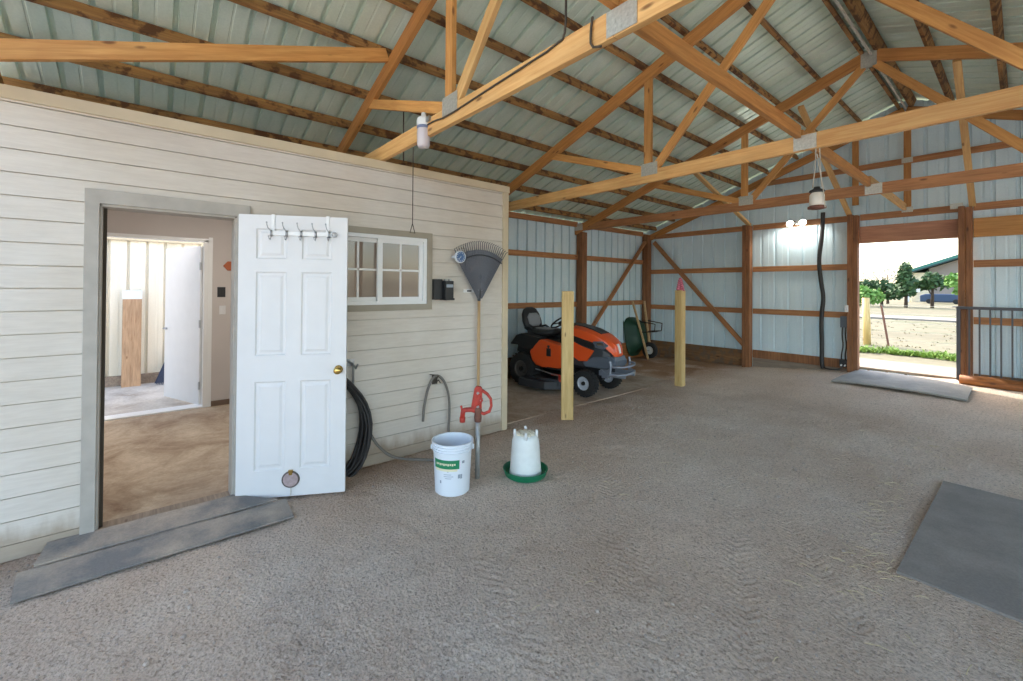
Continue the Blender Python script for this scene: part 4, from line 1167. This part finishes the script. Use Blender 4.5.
# ------------------------------------------------------------------ riding mower
def mower():
    h = R(8.5)
    t = empty('riding_mower', (-5.274, 5.110, .012), h); tag(t, 'orange riding lawn mower with black seat parked on the concrete slab', 'riding mower')
    def wheel(x, y, r, w, rim, nm, cap=.3):
        Mw = Matrix.Translation((x, y, r)) @ Matrix.Rotation(R(90), 4, 'X')
        prof = [(r*.52, -w/2), (r*.80, -w/2), (r*.95, -w*.42), (r, -w*.25), (r*1.0, w*.25), (r*.95, w*.42), (r*.80, w/2), (r*.52, w/2), (r*.50, w*.3), (r*.50, -w*.3), (r*.52, -w/2)]
        m = MB().lathe(prof, 36, Mw)
        for k in range(24):
            a = 2*math.pi*k/24
            for s in (-1, 1):
                Mt = Mw @ Matrix.Rotation(a+s*.06, 4, 'Z') @ Matrix.Translation((r*.985, 0, s*w*.2)) @ Matrix.Rotation(s*.5, 4, 'X')
                m.box((-.006, -.010, -w*.2), (.010, .010, w*.2), M=Mt)
        tw = m.build(nm, K['tyre'], t, auto=40)
        MB().lathe([(0, -w*.36), (r*.25, -w*.36), (r*.30, -w*.30), (r*.46, -w*.34), (r*.53, -w*.44), (r*.53, w*.44), (r*.46, w*.34), (r*.30, w*.30), (r*.25, w*.36), (0, w*.36)], 28, Mw).build('rim', rim, tw, smooth=False, auto=30)
        MB().lathe([(0, -w*.5), (r*.14, -w*.5), (r*.16, -w*.34), (r*.16, w*.34), (r*.14, w*.5), (0, w*.5)], 16, Mw).build('hub_cap', K['blackp'], tw)
    wr = plain('light wheel rim', srgb(196,202,212), .4, .1); wd = plain('shaded black rim', srgb(78,76,74), .6)
    for s in (-1, 1):
        wheel(0, s*.36, .262, .22, wd, 'rear_wheel')
        wheel(1.145, s*.365, .192, .15, wr, 'front_wheel')
    MB().box((-.22, -.13, .26), (1.36, .13, .40)).tube([(0, -.3, .262), (0, .3, .262)], .03, 8).tube([(1.145, -.33, .192), (1.145, .33, .192)], .025, 8).box((1.05, -.05, .19), (1.24, .05, .34)).build('chassis', K['blackp'], t, bevel=.006)
    # rear fenders / body
    for s in (-1, 1):
        ya, yb = (s*.24, s*.44)
        lo, hi = min(ya, yb), max(ya, yb)
        MB().prism([(.15, .56), (.20, .42), (.28, .35), (.40, .33), (.70, .345), (.80, .37), (.82, .62), (.74, .70), (.36, .765), (.26, .70)], lo, hi, 'y').build('side_fender', K['orange'], t, bevel=.03)
        MB().prism([(-.26, .64), (-.12, .80), (-.02, .83), (.36, .785), (.33, .72), (.22, .60), (.12, .585), (.0, .60), (-.1, .64)], lo-.005, hi+.005, 'y').build('rear_fender', K['blackp'], t, bevel=.018)
    MB().prism([(-.26, .50), (-.22, .72), (.0, .78), (.40, .76), (.60, .60), (.62, .42), (.2, .40)], -.26, .26, 'y').build('seat_deck', K['blackp'], t, bevel=.02)
    MB().box((.36, -.05, .74), (.42, .05, .80)).build('seat_bracket', K['blackp'], t)
    # fuel/lever slots
    MB().box((.50, -.452, .52), (.58, -.438, .64)).build('lever_slot', K['blackp'], t, bevel=.006)
    MB().tube([(.54, -.445, .58), (.56, -.475, .66)], .008, 8).ball((.56, -.478, .675), .02).build('height_lever', K['blackp'], t, smooth=True)
    # seat
    def rr(w, hgt, cx, cy, cz, tilt, nrm, n=16, p=3.0):
        out = []
        for i in range(n):
            a = 2*math.pi*i/n; c, s = math.cos(a), math.sin(a)
            out.append((math.copysign(abs(c)**(2/p), c)*w, math.copysign(abs(s)**(2/p), s)*hgt))
        return out
    rings = []
    for x, w, hh, zc in ((-.10, .17, .03, .86), (-.06, .22, .055, .85), (.10, .24, .062, .835), (.28, .24, .060, .84), (.38, .21, .05, .85), (.42, .15, .025, .855)):
        rings.append([(x, a, zc+b) for a, b in rr(w, hh, 0, 0, 0, 0, 0)])
    so = MB().loft(rings).build('seat_cushion', K['seatblack'], t, smooth=True)
    rings = []
    for x, w, hh, zc in ((.0, .10, .012, .893), (.08, .15, .014, .893), (.28, .15, .014, .898), (.36, .10, .012, .898)):
        rings.append([(x, a, zc+b) for a, b in rr(w, hh, 0, 0, 0, 0, 0)])
    MB().loft(rings).build('cushion_panel', K['seatgrey'], so, smooth=True)
    rings = []
    for z, w, th, xc in ((.84, .16, .03, -.09), (.88, .21, .06, -.10), (1.0, .235, .062, -.135), (1.12, .215, .055, -.17), (1.20, .16, .045, -.19), (1.235, .08, .02, -.195)):
        rings.append([(xc+b, a, z) for a, b in rr(w, th, 0, 0, 0, 0, 0)])
    bo = MB().loft(rings).build('seat_back', K['seatblack'], t, smooth=True)
    rings = []
    for z, w, th, xc in ((.92, .08, .012, -.05), (.97, .16, .016, -.072), (1.08, .17, .018, -.103), (1.14, .10, .012, -.122)):
        rings.append([(xc+b, a, z) for a, b in rr(w, th, 0, 0, 0, 0, 0)])
    MB().loft(rings).build('back_panel', K['seatgrey'], bo, smooth=True)
    for s in (-1, 1):
        MB().tube([(-.11, s*.225, .90), (-.02, s*.235, .92), (.06, s*.225, .885)], .018, 8).build('armrest', K['seatblack'], t, smooth=True)
    # steering wheel
    MB().tube([(.66, 0, .80), (.47, 0, .985)], .022, 10).build('steering_column', K['blackp'], t, smooth=True)
    Ms = Matrix.Translation((.455, 0, 1.0)) @ Matrix.Rotation(R(-38), 4, 'Y')
    m = MB().tube([tuple(Ms @ V((.165*math.cos(a), .165*math.sin(a), .02))) for a in [2*math.pi*i/28 for i in range(28)]], .014, 8, closed=True)
    m.lathe([(0, .02), (.045, .02), (.05, 0), (0, -.02)], 16, Ms)
    for k in range(3):
        a = 2*math.pi*k/3+.3; m.tube([tuple(Ms @ V((.03*math.cos(a), .03*math.sin(a), .008))), tuple(Ms @ V((.16*math.cos(a), .16*math.sin(a), .02)))], .012, 6)
    m.build('steering_wheel', K['blackp'], t, smooth=True)
    # dash console
    MB().prism([(.60, .40), (.58, .84), (.68, .99), (.80, 1.01), (.86, .95), (.86, .40)], -.21, .21, 'y').build('dash_console', K['blackp'], t, bevel=.02)
    # hood: lofted along x with ring (y,z)
    def hring(x, w, zt, zb, wt=.7):
        ys = [(w, zb), (w*1.0, zb+(zt-zb)*.45), (w*.97, zb+(zt-zb)*.75), (w*wt, zt-.012), (w*.35, zt), (-w*.35, zt), (-w*wt, zt-.012), (-w*.97, zb+(zt-zb)*.75), (-w*1.0, zb+(zt-zb)*.45), (-w, zb)]
        return [(x, y, z) for y, z in ys]
    rings = [hring(.76, .245, 1.005, .86), hring(.95, .25, .985, .82), hring(1.12, .25, .945, .79), hring(1.27, .235, .890, .75), hring(1.38, .21, .82, .70), hring(1.46, .16, .74, .62), hring(1.49, .12, .66, .56)]
    hd = MB().loft(rings).build('hood', K['orange'], t, smooth=False, auto=38)
    rings = [[(x, y, z) for y, z in ((.12, zt-.03), (.115, zt+.006), (-.115, zt+.006), (-.12, zt-.03))] for x, zt in ((.70, 1.012), (.95, .988), (1.12, .95), (1.26, .897))]
    MB().loft(rings).build('hood_top_panel', K['darkp'], hd)
    # dark core under the hood
    rings = [hring(.78, .225, .95, .42), hring(.95, .235, .92, .40), hring(1.15, .235, .86, .40), hring(1.34, .215, .76, .40), hring(1.44, .17, .66, .42)]
    MB().loft(rings).build('engine_shroud', K['darkp'], t)
    for s in (-1, 1):
        lo, hi = sorted((s*.235, s*.262))
        o = MB().prism([(.80, .78), (1.02, .70), (1.22, .655), (1.17, .58), (1.10, .485), (.96, .475), (.86, .53), (.80, .68)], lo, hi, 'y').build('side_panel', K['orange'], t, bevel=.010)
        lo, hi = sorted((s*.238, s*.256))
        MB().prism([(.78, .865), (.98, .82), (1.22, .745), (1.24, .67), (1.03, .715), (.80, .795)], lo, hi, 'y').build('side_stripe', K['blackp'], t, bevel=.005)
        # headlight pods
        lo, hi = sorted((s*.17, s*.246))
        hp = MB().prism([(1.18, .79), (1.34, .80), (1.42, .74), (1.36, .68), (1.22, .70)], lo, hi, 'y').build('headlight_pod', K['greyp'], t, bevel=.012)
        lo, hi = sorted((s*.244, s*.25))
        MB().prism([(1.25, .765), (1.33, .78), (1.39, .745), (1.34, .745), (1.27, .735)], lo, hi, 'y').build('lens', K['chrome'], hp)
        # lower bumper-like grille skirt
        lo, hi = sorted((s*.10, s*.245))
        MB().prism([(1.0, .46), (1.2, .56), (1.42, .58), (1.50, .50), (1.50, .44), (1.42, .40), (1.06, .40)], lo, hi, 'y').build('front_skirt', K['greyp'], t, bevel=.02)
    MB().prism([(1.30, .40), (1.34, .58), (1.50, .58), (1.525, .52), (1.52, .42)], -.16, .16, 'y').build('grille', K['greyp'], t, bevel=.015)
    o = MB().prism([(1.40, .80), (1.475, .74), (1.505, .64), (1.50, .56), (1.46, .56), (1.40, .70)], -.075, .075, 'y').build('nose', K['orange'], t, bevel=.012)
    MB().prism([(1.470, .755), (1.497, .69), (1.509, .62), (1.500, .62), (1.46, .75)], -.03, .03, 'y').build('nose_glint', K['vinyl'], o)  # white strip paints in the bright light on the nose
    # brush guard bumper
    gm = plain('grey bumper steel', srgb(150,156,168), .4, .4)
    bp_ = MB()
    for z, w in ((.455, .30), (.345, .30)):
        bp_.tube([(1.50, -w, z+.01), (1.60, -w*.93, z), (1.66, -w*.5, z), (1.675, 0, z), (1.66, w*.5, z), (1.60, w*.93, z), (1.50, w, z+.01)], .016, 8)
    for s in (-1, 1):
        bp_.tube([(1.50, s*.30, .535), (1.515, s*.30, .47), (1.50, s*.30, .34)], .018, 8).box((1.25, s*.15-.015, .29), (1.66, s*.15+.015, .36)).box((1.30, s*.16-.012, .26), (1.40, s*.16+.012, .48))
    bp_.build('front_bumper', gm, t, smooth=False, auto=40)
    for s in (-1, 1):
        Mg = Matrix.Translation((1.36, s*.175, .40)) @ Matrix.Rotation(R(90), 4, 'X')
        MB().lathe([(.05, -.012), (.075, -.012), (.075, .012), (.05, .012), (.05, -.012)], 20, Mg).build('bumper_bracket', gm, t)
    # footrests
    for s in (-1, 1):
        lo, hi = sorted((s*.20, s*.44))
        MB().box((.50, lo, .325), (1.0, hi, .35)).build('footrest', K['blackp'], t, bevel=.006)
    # deck + chute
    m = MB().prism([(.22, -.50), (.12, -.25), (.12, .25), (.22, .52), (.50, .62), (.78, .50), (.86, .25), (.86, -.25), (.78, -.50), (.5, -.56)], .09, .20, 'z')
    m.build('mower_deck', K['darkp'], t, bevel=.012)
    m = MB().prism([(.06, -.40), (.12, -.66), (.62, -.66), (.80, -.44), (.78, -.36)], .05, .17, 'z')
    m.build('discharge_chute', K['darkp'], t, bevel=.01)
    o = MB().box((.76, -.50, .17), (.84, -.44, .27)).box((.60, -.46, .24), (.82, -.45, .27)).build('deck_bracket', K['redcast'], t, bevel=.004); o['label'] = 'red deck bracket'
    MB().tube([(.30, -.46, .30), (.80, -.47, .245)], .009, 6).build('deck_rod', K['steel'], t)
mower()

# ------------------------------------------------------------------ wheelbarrow, tipped up on its nose in the corner
def barrow():
    # standard pose: x toward handles, z up. then stood on end
    ux = V((-.17, -.02, .985)).normalized(); uz = V((-.97, -.12, -.16)); uz = (uz-ux*uz.dot(ux)).normalized(); uy = uz.cross(ux)
    Mx = Matrix((ux, uy, uz)).transposed().to_4x4(); Mx.translation = V((-5.36, 8.66, .205))
    t = empty('wheelbarrow', M=Mx); tag(t, 'dark green wheelbarrow tipped up on its nose in the far left corner', 'wheelbarrow')
    Mw = Matrix.Rotation(R(90), 4, 'X')
    w = MB().lathe([(.09, -.04), (.14, -.045), (.175, -.025), (.18, 0), (.175, .025), (.14, .045), (.09, .04), (.085, 0), (.09, -.04)], 28, Mw).build('wheel', K['tyre'], t, smooth=True)
    MB().lathe([(0, -.035), (.03, -.035), (.04, -.02), (.095, -.03), (.095, .03), (.04, .02), (.03, .035), (0, .035)], 24, Mw).build('rim', plain('white rim', srgb(206,206,202), .5), w)
    MB().tube([(0, -.12, 0), (0, .12, 0)], .012, 8).build('axle', K['steel'], t)
    for s in (-1, 1):
        MB().loft([[(x, s*y-.02, z-.02), (x, s*y+.02, z-.02), (x, s*y+.02, z+.02), (x, s*y-.02, z+.02)] for x, y, z in ((-.20, .09, .03), (.3, .15, .05), (.95, .26, .08), (1.12, .29, .085))]).build('handle', K['handle_wood'], t, bevel=.004)
    # tub
    def rg(x0, x1, w0, z, n=24, p=3.5):
        out = []
        for i in range(n):
            a = 2*math.pi*i/n; c, s = math.cos(a), math.sin(a)
            out.append(((x0+x1)/2+(x1-x0)/2*math.copysign(abs(c)**(2/p), c), w0*math.copysign(abs(s)**(2/p), s), z))
        return out
    m = MB().loft([rg(.18, .55, .16, .09), rg(.10, .66, .24, .13), rg(-.02, .78, .31, .30), rg(-.08, .82, .34, .36), rg(-.10, .84, .355, .365), rg(-.10, .84, .355, .375), rg(-.06, .80, .32, .36), rg(.0, .76, .29, .30), rg(.12, .64, .22, .14)])
    m.build('tub', K['barrowgreen'], t, smooth=False, auto=40)
    m = MB()
    for s in (-1, 1):
        m.tube([(.42, s*.17, .04), (.40, s*.18, -.26), (.56, s*.18, -.30), (.66, s*.20, .03)], .013, 8)
    m.tube([(.40, -.18, -.26), (.40, .18, -.26)], .012, 8)
    m.build('leg_frame', K['blackp'], t, smooth=True)
barrow()

# ------------------------------------------------------------------ outside
def fence():
    t = empty('wire_fence', (-3.0, 13.4, .27)); tag(t, 'wire field fence with a wooden post and a leaning steel stake outside the doorway', 'fence')
    L = lambda x, y, z: tuple(local(t, (x, y, z)))
    o = MB().tube([L(-2.42, 13.35, .2), L(-2.45, 13.35, 1.40)], .075, 12).build('wooden_post', K['bollard'], t, smooth=True)
    MB().tube([L(-2.03, 13.4, .2), L(-2.17, 13.4, 1.22)], .022, 6).build('steel_stake', K['rust'], t)
    for x in (-6, -9.6, 1.2, 4.8): MB().tube([L(x, 13.4, .2), L(x, 13.4, 1.4)], .07, 10).build('wooden_post', K['bollard'], t, smooth=True)
    for z in (.45, .65, .85, 1.05, 1.25): MB().tube([L(-12, 13.4, z), L(-2.4, 13.4, z), L(-2.1, 13.4, z-.02), L(6, 13.4, z)], .004, 5).build('wire', K['wirelight'], t)
fence()
def blobs(name, cs, mat_leaf, trunk, label, cat, seed, size=.22, n=420, group=None, tr=.12):
    rng = random.Random(seed); x0, y0 = trunk[0], trunk[1]
    t = empty(name, (x0, y0, .27)); tag(t, label, cat, group)
    m = MB()
    for cx, cy, cz, rx, ry, rz in cs:
        for _ in range(n//len(cs)):
            while True:
                p = V((rng.uniform(-1,1), rng.uniform(-1,1), rng.uniform(-1,1)))
                if .35 < p.length < 1: break
            c = V((cx-x0+p.x*rx, cy-y0+p.y*ry, cz-.27+p.z*rz))
            a = V((rng.gauss(0,1), rng.gauss(0,1), rng.gauss(0,1))).normalized(); b = a.orthogonal().normalized(); s = size*rng.uniform(.6, 1.3)
            m.add([c-a*s-b*s*.6, c+a*s-b*s*.5, c+a*s*.8+b*s*.6, c-a*s*.7+b*s*.6], [(0,1,2,3)])
    m.build('foliage', mat_leaf, t, recalc=False)
    top = max(c[2] for c in cs)-.27
    m = MB().tube([(0, 0, -.1), (.03, 0, top*.5), (0, .02, top*.95)], [tr, tr*.7, tr*.3], 8)
    for cx, cy, cz, rx, ry, rz in cs: m.tube([(0, 0, (cz-.27)*.55), (cx-x0, cy-y0, cz-.27)], tr*.3, 5)
    m.build('trunk', K['bark'], t, smooth=True)
GT = 'trees across the road'
blobs('pine_tree', [(-5.9, 45, 3.0, .45, .5, .75), (-5.75, 45, 2.2, .65, .7, .6), (-6.0, 45, 1.6, .85, .8, .5)], K['leafdark'], (-5.85, 45), 'tallest dark pine tree, standing left of the stone building', 'tree', 1, .16, 520, GT)
blobs('pine_tree', [(-4.55, 46, 2.55, .62, .6, .45), (-4.3, 46, 2.1, .95, .7, .45), (-4.9, 46, 2.0, .5, .5, .4)], K['leafdark'], (-4.5, 46), 'spreading dark pine tree in front of the taupe building wall', 'tree', 2, .15, 420, GT)
blobs('bushy_tree', [(-8.3, 44, 1.25, .8, .8, .75), (-7.6, 44, 1.1, .7, .7, .6), (-8.7, 44, .9, .6, .6, .6)], K['leafbright'], (-8.1, 44), 'bright green bushy tree at the left edge of the doorway view', 'tree', 3, .15, 520, GT)
blobs('bushy_tree', [(-7.6, 47, 1.7, .9, .8, .7), (-6.9, 47, 1.5, .9, .8, .7), (-8.5, 47, 1.9, .7, .7, .6), (-9.3, 47, 1.6, .8, .8, .8)], K['leafdark'], (-7.6, 47), 'dark bushy tree behind the bright green one', 'tree', 4, .16, 700, GT)
blobs('bushy_tree', [(-3.0, 44, 2.3, .7, .6, .6), (-2.7, 44, 1.6, .6, .6, .4)], K['leafbright'], (-2.7, 44), 'bright green tree at the right edge of the doorway view', 'tree', 5, .15, 380, GT)
blobs('bare_tree', [(-8.6, 56, 3.1, .9, .6, .8), (-10.0, 56, 2.8, .8, .6, .8), (-7.8, 56, 3.0, .6, .6, .6)], K['leafbare'], (-8.6, 56), 'hazy pale leafless tree showing above the dark bushes', 'tree', 6, .08, 420, GT)
def building():
    t = empty('distant_building', (-8.6, 70, .3)); tag(t, 'large distant building with a green metal roof, cream stone corner and taupe wall', 'building')
    MB().box((0, 0, -.2), (1.5, 8, 3.4)).build('stone_corner', K['bstone'], t)
    MB().prism([(1.5, -.2), (24, -.2), (24, 4.6), (13, 8.4), (1.5, 3.9)], .3, 12, 'y').build('gable_wall', K['btaupe'], t)
    rf = MB().prism([(-.45, 3.30), (12.9, 8.55), (12.9, 8.95), (-.45, 3.62)], -.8, 12.5, 'y').prism([(12.9, 8.55), (26, 3.6), (26, 3.95), (12.9, 8.95)], -.8, 12.5, 'y').build('roof', K['bgreen'], t)
    MB().prism([(-.45, 3.16), (12.9, 8.40), (12.9, 8.56), (-.45, 3.31)], -.85, -.7, 'y').build('fascia', K['bdark'], t)
    MB().box((-.5, -1.0, -.2), (-.1, -.6, 2.9)).box((.35, -.1, 1.1), (.75, .02, 1.8)).build('downpipe', K['vinyl'], t)
building()
t = empty('parked_trailer', (-5.9, 62, .3)); tag(t, 'dark blue trailer parked in front of the distant building', 'trailer')
MB().prism([(-1.0, .15), (-1.0, .78), (-.6, .95), (2.6, .95), (2.8, .7), (2.8, .15)], -.8, .8, 'y').build('body', K['carblue'], t, bevel=.08)
for x in (-.3, 1.6):
    MB().lathe([(0, -.1), (.2, -.1), (.24, 0), (.2, .1), (0, .1)], 18, Matrix.Translation((x, -.82, .22)) @ Matrix.Rotation(R(90), 4, 'X')).build('wheel', K['tyre'], t)
# weeds and grass (uncountable)
def tufts(name, area, n, hgt, mat, label, cat, seed, zf, lean=.5, w=.006):
    rng = random.Random(seed); m = MB()
    for _ in range(n):
        cx, cy = area(rng)
        for k in range(5):
            x, y = cx+rng.gauss(0, .04), cy+rng.gauss(0, .04); h = hgt*rng.uniform(.4, 1.2); a = rng.uniform(0, 6.28)
            dx, dy = math.cos(a), math.sin(a); l = h*lean*rng.uniform(.2, 1); z = zf(x, y)
            m.add([(x-dy*w, y+dx*w, z), (x+dy*w, y-dx*w, z), (x+dx*l+dy*w*.7, y+dy*l-dx*w*.7, z+h*.65), (x+dx*l*1.6, y+dy*l*1.6, z+h*.9), (x+dx*l-dy*w*.7, y+dy*l+dx*w*.7, z+h*.65)], [(0,1,2,3,4)])
    o = m.build(name, mat, recalc=False); tag(o, label, cat, kind='stuff')
def band(r):
    x = r.uniform(-3.3, .6); return x, 11.7+.15*math.sin(x*3)+abs(r.gauss(0, .35))*(1 if math.sin(x*5) > -.4 else .4)
tufts('weeds', band, 520, .10, K['weed'], 'green weeds growing in a band just outside the back doorway', 'weeds', 8, lambda x, y: .27, .9, .016)
tufts('dry_grass', lambda r: (r.uniform(-7, 1.5), 12.2+r.random()**1.5*16), 500, .04, leafmat('dry grass', srgb(118,112,80), srgb(146,138,106)), 'short dry grass of the field outside', 'grass', 9, lambda x, y: .27, 1.2, .012)
# pebbles and straw on the dirt floor
def pebbles():
    rng = random.Random(11); m = MB()
    for _ in range(2600):
        x = rng.uniform(-3.6, .8); y = rng.uniform(-.6, 5.5)
        if -.5 < x and 3.1 < y < 5.2: continue
        r = rng.uniform(.003, .008) if rng.random() > .03 else rng.uniform(.009, .016)
        z = gz(x, y)+.004
        vs = []
        for i in range(3):
            for j in range(5):
                ph = (i+.5)*math.pi/3; a = j*2*math.pi/5+i
                vs.append((x+r*math.sin(ph)*math.cos(a)*rng.uniform(.7,1.3), y+r*math.sin(ph)*math.sin(a)*rng.uniform(.7,1.3), z+r*.6*math.cos(ph)))
        fs = [(0,1,2,3,4), (14,13,12,11,10)]
        for i in range(2):
            for j in range(5): fs.append((i*5+j, i*5+5+j, i*5+5+(j+1)%5, i*5+(j+1)%5))
        m.add(vs, fs)
    o = m.build('gravel', plain('loose gravel', srgb(176,162,150), .9, noise_amt=.35, nscale=7), recalc=False)
    tag(o, 'loose small gravel scattered over the dirt floor', 'gravel', kind='stuff')
pebbles()
def straw():
    rng = random.Random(12); m = MB()
    for _ in range(170):
        if rng.random() < .55: x, y = -.62+rng.gauss(0, .14), rng.uniform(2.6, 6.2)
        else: x, y = rng.uniform(-2.6, .3), rng.uniform(1.3, 6.5)
        if x > -.44 and 3.2 < y < 5.1: continue
        a = rng.uniform(0, 3.14); L = rng.uniform(.03, .10); dx, dy = math.cos(a)*L, math.sin(a)*L; z = gz(x, y)+.010
        m.tube([(x, y, z), (x+dx*.5, y+dy*.5, z+.008), (x+dx, y+dy, z)], .0016, 4)
    o = m.build('straw', plain('straw', srgb(206,190,150), .8), recalc=False); tag(o, 'stray bits of straw on the dirt near the stall mat', 'straw', kind='stuff')
straw()

# ------------------------------------------------------------------ camera
f, yaw, pit, roll, cx, cy = 431.044, R(50.266), R(.481), R(.432), 505.839, 283.851
F = V((-math.sin(yaw)*math.cos(pit), math.cos(yaw)*math.cos(pit), math.sin(pit)))
Rt = V((math.cos(yaw), math.sin(yaw), 0)); U = Rt.cross(F)
R2 = Rt*math.cos(roll)+U*math.sin(roll); U2 = -Rt*math.sin(roll)+U*math.cos(roll)
cd = bpy.data.cameras.new('camera'); cam = bpy.data.objects.new('camera', cd); col.objects.link(cam)
Mc = Matrix((R2, U2, -F)).transposed().to_4x4(); Mc.translation = V((0, 0, CAMZ)); cam.matrix_world = Mc
cd.sensor_width = 36; cd.lens = f/1023*36; cd.shift_x = (511.5-cx)/1023; cd.shift_y = (cy-340.5)/1023; cd.clip_start = .05; cd.clip_end = 500
scn.camera = cam

# ------------------------------------------------------------------ light
w = bpy.data.worlds.new('world'); scn.world = w; w.use_nodes = True; nt = w.node_tree
sky = nt.nodes.new('ShaderNodeTexSky'); sky.sky_type = 'NISHITA'; sky.sun_disc = False; sky.sun_elevation = R(38); sky.sun_rotation = R(-60)
sky.air_density = 1.0; sky.dust_density = 2.5; sky.ozone_density = 1
bg = nt.nodes['Background']; tint = mixc(nt, 1.0, sky.outputs[0], (1, .95, .885, 1), 'MULTIPLY'); nt.links.new(tint, bg.inputs[0]); bg.inputs[1].default_value = .30
sd = bpy.data.lights.new('sun', 'SUN'); sd.energy = 2.0; sd.angle = R(1.0); sd.color = (1, .95, .86)
so = bpy.data.objects.new('sun', sd); col.objects.link(so)
so.rotation_euler = V((.62, -.32, -.72)).to_track_quat('-Z', 'Y').to_euler()
vs = scn.view_settings; vs.view_transform = 'Standard'; vs.look = 'None'; vs.gamma = 1; vs.exposure = 1.62; vs.use_curve_mapping = False
